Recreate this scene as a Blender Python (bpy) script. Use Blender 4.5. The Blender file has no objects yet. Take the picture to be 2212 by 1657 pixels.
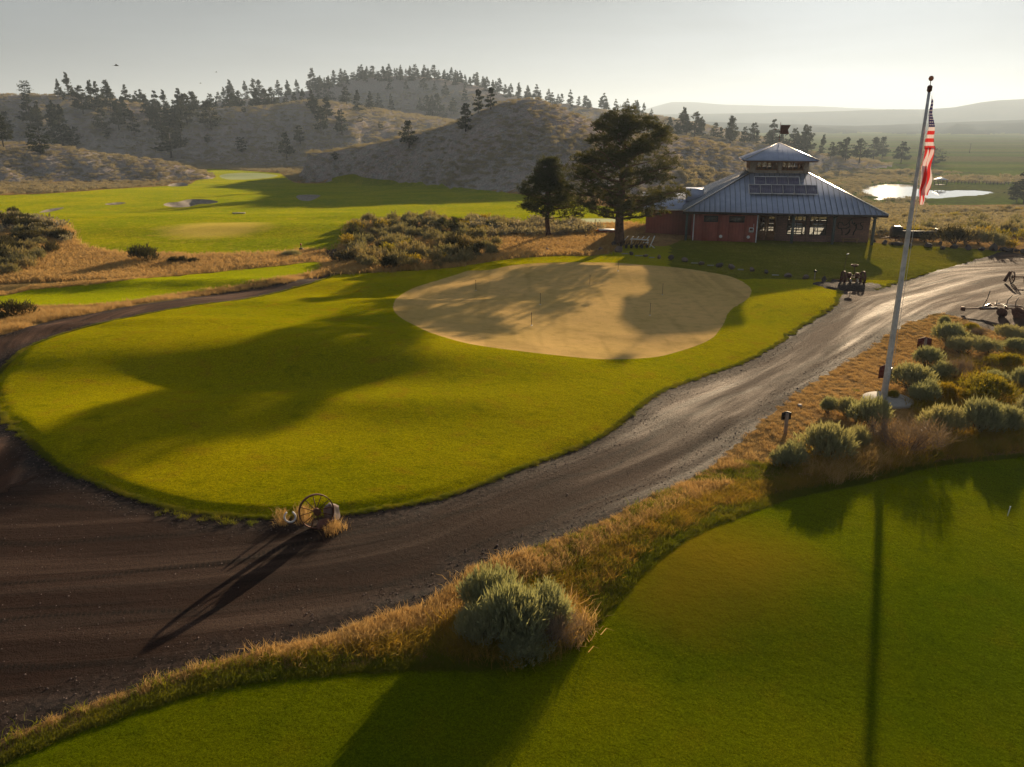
import bpy, math, random
import numpy as np
from mathutils import Vector, Matrix
from mathutils.geometry import delaunay_2d_cdt
R = math.radians
rng = np.random.default_rng(7); random.seed(7)
sc = bpy.context.scene; COL = sc.collection

# ---------------------------------------------------------------- camera, world, sun, exposure
CH, FU, CX, CY = 10.7, 1750.0, 1106.0, 828.5          # camera height, focal length and centre (photo measured 2212 wide)
PITCH = math.atan(563.5 / FU)
cam = bpy.data.cameras.new("camera"); camo = bpy.data.objects.new("camera", cam); COL.objects.link(camo)
cam.sensor_width = 36.0; cam.lens = 36.0 * FU / 2212.0; cam.clip_start = 0.1; cam.clip_end = 30000
camo.location = (0, 0, CH); camo.rotation_euler = (math.pi / 2 - PITCH, 0, 0)
sc.camera = camo
SUN_AZ, SUN_EL = R(24.2), R(10.0)                      # azimuth to the right of +Y
world = bpy.data.worlds.new("World"); sc.world = world; world.use_nodes = True
wn = world.node_tree; wn.nodes.clear()
sky = wn.nodes.new('ShaderNodeTexSky'); sky.sky_type = 'NISHITA'; sky.sun_disc = False
sky.sun_elevation = SUN_EL; sky.sun_rotation = SUN_AZ
sky.altitude = 1400; sky.air_density = 1.0; sky.dust_density = 2.0; sky.ozone_density = 1.0
hs = wn.nodes.new('ShaderNodeHueSaturation'); hs.inputs['Saturation'].default_value = 0.12
bg = wn.nodes.new('ShaderNodeBackground'); bg.inputs['Strength'].default_value = 0.074
wo = wn.nodes.new('ShaderNodeOutputWorld')
gm = wn.nodes.new('ShaderNodeGamma'); gm.inputs[1].default_value = 0.42
wn.links.new(sky.outputs[0], gm.inputs[0]); wn.links.new(gm.outputs[0], hs.inputs['Color']); tcw = wn.nodes.new('ShaderNodeTexCoord'); mpw = wn.nodes.new('ShaderNodeMapping'); mpw.inputs['Scale'].default_value = (1.2, 1.2, 9); nzw = wn.nodes.new('ShaderNodeTexNoise'); nzw.inputs['Scale'].default_value = 2.2; nzw.inputs['Detail'].default_value = 5; nzw.inputs['Distortion'].default_value = .4   # thin streaks of high cloud
wn.links.new(tcw.outputs['Generated'], mpw.inputs[0]); wn.links.new(mpw.outputs[0], nzw.inputs['Vector']); mrw = wn.nodes.new('ShaderNodeMapRange'); mrw.inputs[1].default_value = .35; mrw.inputs[2].default_value = .7; mrw.inputs[3].default_value = .86; mrw.inputs[4].default_value = 1.08; wn.links.new(nzw.outputs[0], mrw.inputs[0])
mxw = wn.nodes.new('ShaderNodeMix'); mxw.data_type = 'RGBA'; mxw.blend_type = 'MULTIPLY'; mxw.inputs[0].default_value = 1; wn.links.new(hs.outputs[0], mxw.inputs[6]); wn.links.new(mrw.outputs[0], mxw.inputs[7]); mx2 = wn.nodes.new('ShaderNodeMix'); mx2.data_type = 'RGBA'; mx2.blend_type = 'MULTIPLY'; mx2.inputs[0].default_value = 1; mx2.inputs[7].default_value = (.80, .88, .96, 1); wn.links.new(mxw.outputs[2], mx2.inputs[6])
wn.links.new(mx2.outputs[2], bg.inputs['Color']); wn.links.new(bg.outputs[0], wo.inputs[0])
sl = bpy.data.lights.new("sun", 'SUN'); sl.energy = 5.0; sl.angle = R(0.6); sl.color = (1.0, 0.76, 0.48)
so = bpy.data.objects.new("sun", sl); COL.objects.link(so)
sdir = Vector((math.sin(SUN_AZ) * math.cos(SUN_EL), math.cos(SUN_AZ) * math.cos(SUN_EL), math.sin(SUN_EL)))
so.rotation_euler = sdir.to_track_quat('Z', 'Y').to_euler(); so.location = (40, 60, 60)
sc.view_settings.view_transform = 'Standard'; sc.view_settings.look = 'None'; sc.view_settings.exposure = 1.22; sc.view_settings.gamma = 1
sc.cycles.use_denoising = True; sc.cycles.max_bounces = 6; sc.cycles.volume_bounces = 0; sc.cycles.transparent_max_bounces = 8
sc.cycles.sample_clamp_indirect = 4.0; sc.cycles.sample_clamp_direct = 0

# ---------------------------------------------------------------- helpers
_c, _s = math.cos(PITCH), math.sin(PITCH)
def ray(ux, uy):
    dx = (np.asarray(ux, float) - CX) / FU; dy = (CY - np.asarray(uy, float)) / FU
    return dx, _c + dy * _s, dy * _c - _s
def atY(ux, uy, Y):                                    # the point a photo position shows at forward distance Y
    dx, dyy, dz = ray(ux, uy); return (dx / dyy * Y, Y, CH + dz / dyy * Y)
def _h2(ix, iy, seed):
    n = (ix.astype(np.int64) * 374761393 + iy.astype(np.int64) * 668265263 + seed * 1274126177) & 0xffffffff
    n = ((n ^ (n >> 13)) * 1274126177) & 0xffffffff
    return ((n ^ (n >> 16)) & 0xffff) / 65535.0
def vnoise(x, y, seed=0):
    x = np.asarray(x, float); y = np.asarray(y, float)
    ix = np.floor(x); iy = np.floor(y); fx = x - ix; fy = y - iy
    fx = fx * fx * (3 - 2 * fx); fy = fy * fy * (3 - 2 * fy)
    a = _h2(ix, iy, seed); b = _h2(ix + 1, iy, seed); c = _h2(ix, iy + 1, seed); d = _h2(ix + 1, iy + 1, seed)
    return (a * (1 - fx) + b * fx) * (1 - fy) + (c * (1 - fx) + d * fx) * fy
def fbm(x, y, o=4, seed=0):
    s = 0; a = 0.5
    for i in range(o): s = s + a * (vnoise(x * 2 ** i + 17.3 * i, y * 2 ** i - 9.1 * i, seed + i) - 0.5) * 2; a *= 0.5
    return s
def sst(a, b, x): t = np.clip((x - a) / (b - a), 0, 1); return t * t * (3 - 2 * t)
def smooth_poly(pts, n=6, closed=True):                # Catmull-Rom
    P = np.array(pts, float); N = len(P); out = []
    rg = range(N) if closed else range(N - 1)
    for i in rg:
        if closed: p0, p1, p2, p3 = P[(i - 1) % N], P[i], P[(i + 1) % N], P[(i + 2) % N]
        else: p0, p1, p2, p3 = P[max(i - 1, 0)], P[i], P[i + 1], P[min(i + 2, N - 1)]
        for k in range(n):
            t = k / n
            out.append(0.5 * ((2 * p1) + (-p0 + p2) * t + (2 * p0 - 5 * p1 + 4 * p2 - p3) * t * t + (-p0 + 3 * p1 - 3 * p2 + p3) * t ** 3))
    if not closed: out.append(P[-1])
    return np.array(out)
def inside(px, py, poly):
    px = np.asarray(px, float); py = np.asarray(py, float); r = np.zeros(px.shape, bool)
    bx0, by0 = poly.min(0); bx1, by1 = poly.max(0)
    m = (px >= bx0) & (px <= bx1) & (py >= by0) & (py <= by1)
    if not m.any(): return r
    x = px[m]; y = py[m]; q = np.zeros(x.shape, bool); N = len(poly)
    for i in range(N):
        x0, y0 = poly[i]; x1, y1 = poly[(i + 1) % N]
        if y0 == y1: continue
        c = ((y0 > y) != (y1 > y)); q ^= c & (x < (x1 - x0) * (y - y0) / (y1 - y0) + x0)
    r[m] = q; return r
def dist_poly(px, py, poly, closed=True):
    px = np.asarray(px, float); py = np.asarray(py, float); d = np.full(px.shape, 1e9); N = len(poly)
    for i in range(N if closed else N - 1):
        a = poly[i]; b = poly[(i + 1) % N]; v = b - a; L = v @ v + 1e-12
        t = np.clip(((px - a[0]) * v[0] + (py - a[1]) * v[1]) / L, 0, 1)
        d = np.minimum(d, (px - a[0] - t * v[0]) ** 2 + (py - a[1] - t * v[1]) ** 2)
    return np.sqrt(d)

# ---------------------------------------------------------------- terrain heights
LP = np.array([(0, 0), (60, 0), (88, .25), (96, .3), (106, -.8), (130, -2.6), (170, -3.3), (230, -5.6), (306, -8), (430, -8.5), (9000, -8.5)])
RP = np.array([(0, 0), (60, 0), (76, 0), (90, -1.0), (120, -3.5), (160, -6.9), (240, -11.9), (300, -12.2), (430, -12.3), (9000, -12.3)])
def plane_pts(P):                                      # photo positions on the z=0 ground
    P = np.array(P, float); dx, dyy, dz = ray(P[:, 0], P[:, 1]); k = -CH / dz
    return np.stack([dx * k, dyy * k], 1)
BUMPS = [(258, 925, 17, 21, 1.5), (960, 812, 9, 3.0, .42), (450, 790, 12, 3.5, .25), (640, 1000, 4.5, 2.6, -.22), (640, 683, 13, 2.6, .22), (800, 655, 10, 2.2, -.2), (330, 905, 9, 3, -.3),
         (400, 626, 15, 1.6, .35), (240, 728, 12, 2.4, .3), (1750, 655, 5, 3, .15), (1280, 900, 6, 3, .2), (90, 850, 5, 3, .25), (520, 905, 6, 2.2, -.2), (300, 765, 9, 1.3, .3), (530, 702, 8, 1.1, .12), (800, 840, 5, 2, .3), (700, 930, 5, 1.6, .22), (1180, 590, 16, 3, .3),
         (500, 500, 26, 5, .45), (1700, 1300, 5, 4, .2), (1600, 1500, 4, 2, -.15)]
BP = plane_pts([(b[0], b[1]) for b in BUMPS])
POND = None
def ridge(pts, foot, back, foot_drop=0.0):
    P = np.array([atY(*p) for p in pts]); t = P[:, 0] / P[:, 1]
    F = np.array(foot, float); ft = ray(F[:, 0], np.full(len(F), 380.))[0] / ray(F[:, 0], np.full(len(F), 380.))[1]
    return dict(t=t, Y=P[:, 1], z=P[:, 2], ft=ft, fY=F[:, 1], back=back)
RIDGES = [
 ridge([(-1100, 285, 300), (-260, 290, 300), (-100, 300, 300), (0, 309, 290), (120, 315, 285), (220, 333, 280), (330, 345, 275), (400, 360, 270), (445, 378, 262), (470, 400, 255)], [(-200, 200), (0, 212), (250, 225), (420, 235), (470, 240)], 60),
 ridge([(-1100, 205, 560), (-260, 215, 560), (-60, 208, 560), (60, 204, 560), (150, 206, 560), (250, 216, 560), (320, 228, 560), (400, 246, 560), (520, 300, 560), (640, 345, 520)], [(-200, 380), (100, 390), (300, 400), (640, 420)], 160),
 ridge([(280, 330, 540), (360, 262, 545), (420, 240, 550), (470, 233, 555), (573, 230, 560), (663, 217.5, 560), (723, 221, 560), (791, 233, 560), (845, 241, 555), (913, 252, 550), (954, 256, 540), (1010, 268, 520), (1070, 300, 500)], [(280, 400), (500, 370), (700, 325), (900, 300), (1070, 300)], 120),
 ridge([(300, 250, 860), (450, 222, 860), (600, 208, 860), (682, 192, 860), (740, 176, 860), (785, 168, 860), (872, 162, 860), (943, 168, 860), (1035, 186, 850), (1093, 205, 840), (1200, 221, 820), (1300, 235, 800), (1400, 247, 760), (1450, 256, 740), (1520, 270, 700), (1600, 288, 680), (1700, 310, 660)], [(300, 620), (900, 600), (1300, 520), (1700, 500)], 250),
 ridge([(x, y, q * .8) for x, y, q in [(700, 330, 310), (800, 312, 305), (899, 289, 300), (940, 278, 300), (986, 264, 300), (1025, 245, 300), (1063, 229, 300), (1100, 218, 300), (1140, 213, 300), (1170, 216, 300), (1204, 228, 298), (1239, 244, 295), (1283, 267, 290), (1330, 284, 285), (1380, 291, 285), (1440, 292, 290), (1502, 299, 295), (1556, 311, 300), (1619, 324, 300), (1680, 345, 300), (1730, 372, 300), (1775, 402, 300)]],
       [(700, 235), (860, 215), (980, 180), (1100, 160), (1200, 148), (1300, 138), (1500, 138), (1700, 165), (1775, 190)], 90),
 ridge([(1330, 300, 430), (1400, 291, 430), (1475, 290, 430), (1556, 300, 440), (1640, 312, 450), (1720, 325, 455), (1800, 339, 460), (1900, 354, 460), (1960, 362, 460)], [(1330, 350), (1700, 360), (1960, 420)], 120),
]
FARR = [
 ridge([(1000, 262, 2600), (1500, 262, 2600), (1700, 268, 2600), (1850, 272, 2600), (2000, 266, 2600), (2212, 258, 2600), (2500, 250, 2600)], [(1000, 1500), (2500, 1500)], 900),
 ridge([(1100, 250, 4200), (1500, 246, 4200), (1700, 243, 4200), (1803, 240, 4200), (1922, 236, 4200), (2001, 236, 4200), (2060, 232, 4200), (2119, 221, 4200), (2159, 216, 4200), (2230, 213, 4200), (2500, 205, 4200)], [(1100, 2900), (2500, 2900)], 900),
 ridge([(1200, 240, 6500), (1380, 240, 6500), (1430, 225, 6500), (1450, 220, 6500), (1500, 220, 6500), (1560, 225, 6500), (1660, 228, 6500), (1760, 229, 6500), (1900, 235, 6500), (2300, 240, 6500)], [(1200, 5000), (2300, 5000)], 800),
]
def base_h(X, Y):
    t = X / np.maximum(Y, 1)
    b = sst(0.12, 0.36, t)
    zl = np.interp(Y, LP[:, 0], LP[:, 1]); zr = np.interp(Y, RP[:, 0], RP[:, 1])
    z = zl * (1 - b) + zr * b
    for (cx, cy), (_, _, rx, ry, hh) in zip(BP, BUMPS):
        z = z + hh * np.exp(-((X - cx) / rx) ** 2 - ((Y - cy) / ry) ** 2)
    z = z + 0.17 * fbm(X / 9, Y / 5, 3, 5) * sst(10, 25, Y) + 0.5 * fbm(X / 40, Y / 30, 3, 9) * sst(90, 160, Y) * (1 - sst(400, 1200, Y))
    return z
def ridge_h(X, Y, r, zb, rough=1.0):
    t = X / np.maximum(Y, 1)
    Yr = np.interp(t, r['t'], r['Y']); zr = np.interp(t, r['t'], r['z']); Yf = np.interp(t, r['ft'], r['fY'])
    s = (Y - Yf) / (Yr - Yf)
    up = np.clip(s, 0, 1); S = up * up * (3 - 2 * up) * 0.55 + up * 0.45
    dn = np.clip((Y - Yr) / r['back'], 0, None)
    z = np.where(s <= 0, zb - 3 + 3 * np.clip(1 + s * 3, 0, 1) - 3, np.where(s < 1, zb - 3 * (1 - up) ** 2 + (zr - zb) * S, zr - (zr - zb + 4) * np.clip(dn * dn * 0.6 + dn * .4, 0, 1.2)))
    m = (t < r['t'][0] - .02) | (t > r['t'][-1] + .02)
    z = np.where(m, zb - 30, z)
    L = (Yr - Yf)
    n = fbm(t * 38, Y / L * 3.2, 4, 31) * 0.042 * L * rough
    z = z + n * np.clip(np.minimum(s * 2.2, 1) * np.clip(1 - np.abs(s - 1) * 0, 0, 1), 0, 1) * np.where(s < 1, (1 - up) ** .7 * 1.0, np.clip(dn, 0, 1))
    return z
def height(X, Y, raw=False):
    X = np.asarray(X, float); Y = np.asarray(Y, float)
    z = base_h(X, Y); zb = z.copy()
    for r in RIDGES:
        q = ridge_h(X, Y, r, zb); k = 1.2
        z = np.maximum(z, q) + k * np.exp(-np.abs(z - q) / k) * 0.25 * ((np.abs(z - q) < 6))* sst(150, 200, Y)
    for r in FARR:
        q = ridge_h(X, Y, r, zb, 0.35); z = np.maximum(z, q)
    if not raw and POND is not None:
        z = np.where(inside(X, Y, POND), z - 1.6 * sst(0, 5, dist_poly(X, Y, POND)), z)
    if not raw:
        for poly, lift, w in LIFTS:
            bx0, by0 = poly.min(0) - 1; bx1, by1 = poly.max(0) + 1
            m = (X > bx0) & (X < bx1) & (Y > by0) & (Y < by1)
            if m.any():
                zz = z[m] if z.ndim else z
                x = X[m]; y = Y[m]; ins = inside(x, y, poly)
                z = np.array(z); z[m] = zz + lift * np.where(ins, sst(0, w, dist_poly(x, y, poly)), 0)
    return z
LIFTS = []
def height_raw(X, Y): return height(X, Y, True)
def drop(U, raw=False, y0=8, y1=6000):                            # photo positions -> points on the terrain
    U = np.array(U, float).reshape(-1, 2); dx, dyy, dz = ray(U[:, 0], U[:, 1]); a = dx / dyy; b = dz / dyy; N = len(U)
    Ys = np.exp(np.linspace(math.log(y0), math.log(y1), 420)); lo = np.full(N, float(y0)); hi = np.full(N, 4000.)
    for c in range(0, N, 300):
        A = a[c:c + 300, None]; B = b[c:c + 300, None]; Yg = np.broadcast_to(Ys, (len(A), len(Ys))); g = CH + B * Yg - height_raw((A * Yg).ravel(), Yg.ravel()).reshape(Yg.shape)
        neg = g <= .02; hit = neg.any(1); k = np.argmax(neg, 1); idx = np.arange(len(A))
        lo[c:c + 300] = np.where(hit, Ys[np.maximum(k - 1, 0)] * .995, 4000.); hi[c:c + 300] = np.where(hit, Ys[k] * 1.005, 4000.)
    for _ in range(16):
        mid = (lo + hi) / 2; gg = (CH + b * mid) - height(a * mid, mid, raw); lo = np.where(gg > 0, mid, lo); hi = np.where(gg > 0, hi, mid)
    X = a * hi; return np.stack([X, hi, height(X, hi, raw)], 1)
def g1(ux, uy): return Vector(drop([(ux, uy)])[0])
def scale_at(p): return ((p[1]) * _c + (CH - p[2]) * _s) / FU    # metres per photo unit at a point

# ---------------------------------------------------------------- ground zones, traced where the photo shows their edges
Z = {}
Z['lawn'] = [(-25, 850), (0, 892), (36, 928), (91, 979), (145, 1019), (203, 1040), (254, 1062), (308, 1080), (363, 1095), (417, 1106), (508, 1115), (598, 1118), (690, 1113), (760, 1108), (830, 1098), (930, 1080), (1030, 1050), (1100, 1020), (1180, 992), (1250, 965), (1310, 935), (1350, 905), (1385, 875), (1420, 850), (1470, 830), (1530, 808), (1600, 785), (1650, 760), (1690, 735), (1730, 705), (1775, 680), (1800, 660), (1811, 640), (1806, 622), (1790, 612), (1800, 602), (1850, 606), (1880, 617), (1893, 626), (1949, 606), (2055, 576), (2160, 545), (2146, 541), (2018, 533), (1890, 525), (1860, 505), (1700, 505), (1500, 515), (1440, 531), (1400, 531), (1345, 530), (1325, 541), (1310, 548), (1271, 553), (1202, 553), (1115, 558), (1029, 570), (960, 580), (856, 586), (769, 591), (722, 594), (700, 604), (657, 617), (588, 635), (519, 649), (432, 659), (346, 673), (277, 687), (207, 702), (156, 716), (104, 733), (52, 756), (17, 787), (-5, 812)]
Z['putting_green'] = [(851, 658), (852, 676), (870, 693), (897, 707), (925, 721), (977, 738), (1029, 750), (1115, 762), (1202, 772), (1288, 780), (1357, 780), (1420, 775), (1464, 764), (1509, 749), (1538, 734), (1559, 710), (1571, 684), (1583, 669), (1612, 651), (1623, 633), (1612, 617), (1583, 602), (1538, 592), (1464, 581), (1375, 574), (1316, 570), (1202, 570), (1115, 575), (1056, 586), (1012, 588), (987, 596), (925, 615), (890, 627), (863, 643)]
Z['gravel_road'] = [(-420, 850), (-420, 1700), (-60, 1622), (0, 1597), (150, 1537), (300, 1482), (420, 1442), (560, 1404), (710, 1369), (797, 1335), (918, 1300), (987, 1255), (1021, 1224), (1108, 1197), (1211, 1162), (1298, 1127), (1367, 1093), (1420, 1065), (1500, 1030), (1560, 990), (1620, 935), (1680, 885), (1720, 850), (1780, 810), (1850, 770), (1900, 735), (1945, 705), (1990, 688), (2022, 677), (2051, 680), (2081, 690), (2111, 699), (2130, 712), (2212, 722), (2320, 735), (2700, 760), (2700, 560), (2320, 552), (2212, 549), (2165, 544), (2100, 555), (1960, 590), (1890, 615), (1780, 605), (1700, 660), (1500, 780), (1300, 880), (1100, 980), (900, 1050), (690, 1090), (480, 1090), (300, 1040), (120, 960), (60, 900), (40, 820), (120, 760), (300, 700), (480, 670), (640, 630), (722, 596), (719, 586), (722, 577), (739, 569), (749, 556), (741, 538), (719, 538), (694, 546), (705, 559), (714, 573), (709, 586), (674, 598), (622, 609), (553, 619), (484, 631), (415, 642), (346, 652), (277, 662), (207, 676), (138, 687), (69, 704), (0, 725), (-150, 765)]
Z['near_lawn'] = [(-60, 1668), (0, 1642), (100, 1602), (210, 1560), (330, 1520), (450, 1485), (600, 1462), (710, 1452), (820, 1445), (917, 1442), (1010, 1441), (1090, 1438), (1160, 1425), (1229, 1390), (1263, 1359), (1298, 1324), (1332, 1286), (1367, 1248), (1402, 1214), (1453, 1176), (1500, 1150), (1560, 1125), (1640, 1095), (1700, 1075), (1760, 1062), (1850, 1045), (1950, 1020), (2020, 1005), (2100, 995), (2212, 985), (2300, 975), (2600, 960), (2900, 1500), (2900, 2400), (1106, 2600), (-700, 2400), (-700, 1850)]
Z['tee_lawn'] = [(-160, 640), (0, 638), (69, 624), (173, 614), (277, 605), (380, 597), (484, 586), (588, 576), (657, 568), (700, 566), (711, 572), (708, 584), (690, 592), (622, 605), (519, 622), (415, 638), (311, 652), (242, 661), (173, 668), (0, 671), (-160, 690)]
Z['fairway'] = [(-140, 430), (0, 422), (123, 417), (247, 408), (370, 401.5), (410, 398), (425, 389), (457, 386), (466, 380), (452, 374), (441, 367), (455, 364.5), (494, 366), (546, 370), (600, 374), (622, 385), (640, 395), (690, 396), (716, 391), (720, 384), (763, 376), (791, 384), (899, 395), (981, 404), (1093, 416), (1200, 430), (1300, 445), (1440, 462), (1445, 472), (1400, 482), (1310, 486), (1240, 487), (1160, 484), (1098, 482), (994, 478), (904, 471.5), (787, 480), (765, 485), (752, 500), (748, 522), (735, 533), (709, 540), (657, 543), (588, 550), (449, 553.5), (346, 552), (242, 548), (180, 534), (156, 521), (148, 497), (104, 478), (0, 468), (-140, 470)]
Z['far_green'] = [(474, 381), (485, 376), (520, 373.5), (560, 374), (590, 377), (600, 380), (575, 385), (530, 388), (490, 387.5)]
Z['side_green'] = [(1205, 480), (1230, 474), (1270, 472), (1330, 473), (1345, 477), (1325, 481), (1270, 484), (1225, 484)]
BUNK = [[(353, 443), (362, 438), (385, 436), (405, 431), (430, 430), (455, 432), (472, 436), (455, 440), (430, 441), (412, 446), (392, 448), (370, 447)],
        [(226, 441), (240, 438.5), (258, 437), (272, 438), (262, 441), (240, 443)],
        [(640, 424), (650, 421), (675, 420.5), (692, 422), (684, 428), (668, 434), (648, 432)],
        [(362, 401), (375, 396), (392, 394), (404, 397), (405, 401), (385, 403)],
        [(84, 459), (100, 453), (125, 449), (138, 448.5), (128, 453), (105, 458)]]
PONDU = [(1858, 413), (1880, 403), (1900, 399.5), (1940, 398), (1975, 399), (1985, 404), (1998, 411), (2040, 411.5), (2100, 411), (2140, 413.5), (2165, 412), (2135, 418), (2090, 424), (2040, 429), (1990, 430), (1930, 431), (1895, 434), (1862, 434.5), (1884, 430), (1890, 426), (1870, 424), (1862, 420)]
Zw = {}
for k, P in Z.items():
    sp = smooth_poly(P, 5); W = drop(sp, y0=3.0)[:, :2]
    Zw[k] = W
BUNKw = [drop(smooth_poly(b, 4))[:, :2] for b in BUNK]
POND = (lambda P: np.stack([P[0] * ((-12.45 - CH) / P[2]), P[1] * ((-12.45 - CH) / P[2])], 1))(ray(*smooth_poly(PONDU, 4).T))
LIFTS = [(Zw['lawn'], .10, .5), (Zw['near_lawn'], .05, .4), (Zw['tee_lawn'], .12, .6), (Zw['putting_green'], -.06, .35)] + [(b, -.9, 1.6) for b in BUNKw]

# ---------------------------------------------------------------- materials
def mat(name, build, rough=0.9, spec=0.2):
    m = bpy.data.materials.new(name); m.use_nodes = True; nt = m.node_tree; nt.nodes.clear()
    out = nt.nodes.new('ShaderNodeOutputMaterial'); b = nt.nodes.new('ShaderNodeBsdfPrincipled')
    b.inputs['Roughness'].default_value = rough; b.inputs['Specular IOR Level'].default_value = spec
    nt.links.new(b.outputs[0], out.inputs[0])
    class T: pass
    T = T(); T.nt = nt; T.b = b; T.out = out
    geo = nt.nodes.new('ShaderNodeNewGeometry'); T.pos = geo.outputs['Position']
    def noise(scale, detail=3, rough_=.55, vec=None, dist=0.0, stretch=None):
        n = nt.nodes.new('ShaderNodeTexNoise'); n.inputs['Scale'].default_value = scale; n.inputs['Detail'].default_value = detail; n.inputs['Roughness'].default_value = rough_; n.inputs['Distortion'].default_value = dist
        v = vec if vec is not None else T.pos
        if stretch:
            mp = nt.nodes.new('ShaderNodeMapping'); mp.inputs['Scale'].default_value = stretch[:3]
            if len(stretch) > 3: mp.inputs['Rotation'].default_value = (0, 0, stretch[3])
            nt.links.new(v, mp.inputs[0]); v = mp.outputs[0]
        nt.links.new(v, n.inputs['Vector']); return n.outputs[0]
    def voro(scale, vec=None, feat='F1', out_='Distance', rnd=1.0):
        n = nt.nodes.new('ShaderNodeTexVoronoi'); n.feature = feat; n.inputs['Scale'].default_value = scale; n.inputs['Randomness'].default_value = rnd
        nt.links.new(vec if vec is not None else T.pos, n.inputs['Vector']); return n.outputs[out_]
    def ramp(fac, stops):
        n = nt.nodes.new('ShaderNodeValToRGB'); e = n.color_ramp.elements
        while len(e) > 1: e.remove(e[-1])
        for i, (p, c) in enumerate(stops):
            q = e[0] if i == 0 else e.new(p)
            q.position = p; q.color = (*c, 1) if len(c) == 3 else c
        nt.links.new(fac, n.inputs[0]); return n.outputs[0]
    def rr(fac, a, b_, c=0., d=1.):
        n = nt.nodes.new('ShaderNodeMapRange'); n.inputs[1].default_value = a; n.inputs[2].default_value = b_; n.inputs[3].default_value = c; n.inputs[4].default_value = d
        nt.links.new(fac, n.inputs[0]); return n.outputs[0]
    def mix(fac, a, b_, mode='MIX'):
        n = nt.nodes.new('ShaderNodeMix'); n.data_type = 'RGBA'; n.blend_type = mode; n.clamp_factor = True
        for s, v in ((n.inputs[0], fac), (n.inputs[6], a), (n.inputs[7], b_)):
            if hasattr(v, 'is_linked') or hasattr(v, 'links'): nt.links.new(v, s)
            elif isinstance(v, (int, float)): s.default_value = v
            else: s.default_value = (*v, 1)
        return n.outputs[2]
    def math_(op, a, b_=None):
        n = nt.nodes.new('ShaderNodeMath'); n.operation = op
        for s, v in ((n.inputs[0], a), (n.inputs[1], b_)):
            if v is None: continue
            if isinstance(v, (int, float)): s.default_value = v
            else: nt.links.new(v, s)
        return n.outputs[0]
    def bump(h, strength, distance, prev=None):
        n = nt.nodes.new('ShaderNodeBump'); n.inputs['Strength'].default_value = strength; n.inputs['Distance'].default_value = distance
        nt.links.new(h, n.inputs['Height'])
        if prev is not None: nt.links.new(prev, n.inputs['Normal'])
        return n.outputs[0]
    def attr(name_, out_='Color'):
        n = nt.nodes.new('ShaderNodeAttribute'); n.attribute_name = name_; return n.outputs[out_]
    T.noise, T.voro, T.ramp, T.rr, T.mix, T.math, T.bump, T.attr = noise, voro, ramp, rr, mix, math_, bump, attr
    T.sepx = lambda v: (lambda n: (nt.links.new(v, n.inputs[0]), n.outputs)[1])(nt.nodes.new('ShaderNodeSeparateXYZ'))
    T.objrand = lambda: nt.nodes.new('ShaderNodeObjectInfo').outputs['Random']
    T.color = lambda c: nt.links.new(c, b.inputs['Base Color']) if not isinstance(c, tuple) else setattr(b.inputs['Base Color'], 'default_value', (*c, 1))
    T.normal = lambda n: nt.links.new(n, b.inputs['Normal'])
    T.roughn = lambda n: nt.links.new(n, b.inputs['Roughness'])
    build(T); return m
def leafy(T, col, back=0.5, tint=(1.25, 1.15, .6)):               # leaves let some light through
    nt = T.nt; T.b.inputs['Specular IOR Level'].default_value = .08; tr = nt.nodes.new('ShaderNodeBsdfTranslucent'); ms = nt.nodes.new('ShaderNodeMixShader'); ms.inputs[0].default_value = back
    T.color(col); c2 = T.mix(1.0, col, tint, 'MULTIPLY'); nt.links.new(c2, tr.inputs[0])
    nt.links.new(T.b.outputs[0], ms.inputs[1]); nt.links.new(tr.outputs[0], ms.inputs[2]); nt.links.new(ms.outputs[0], T.out.inputs[0])

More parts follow.
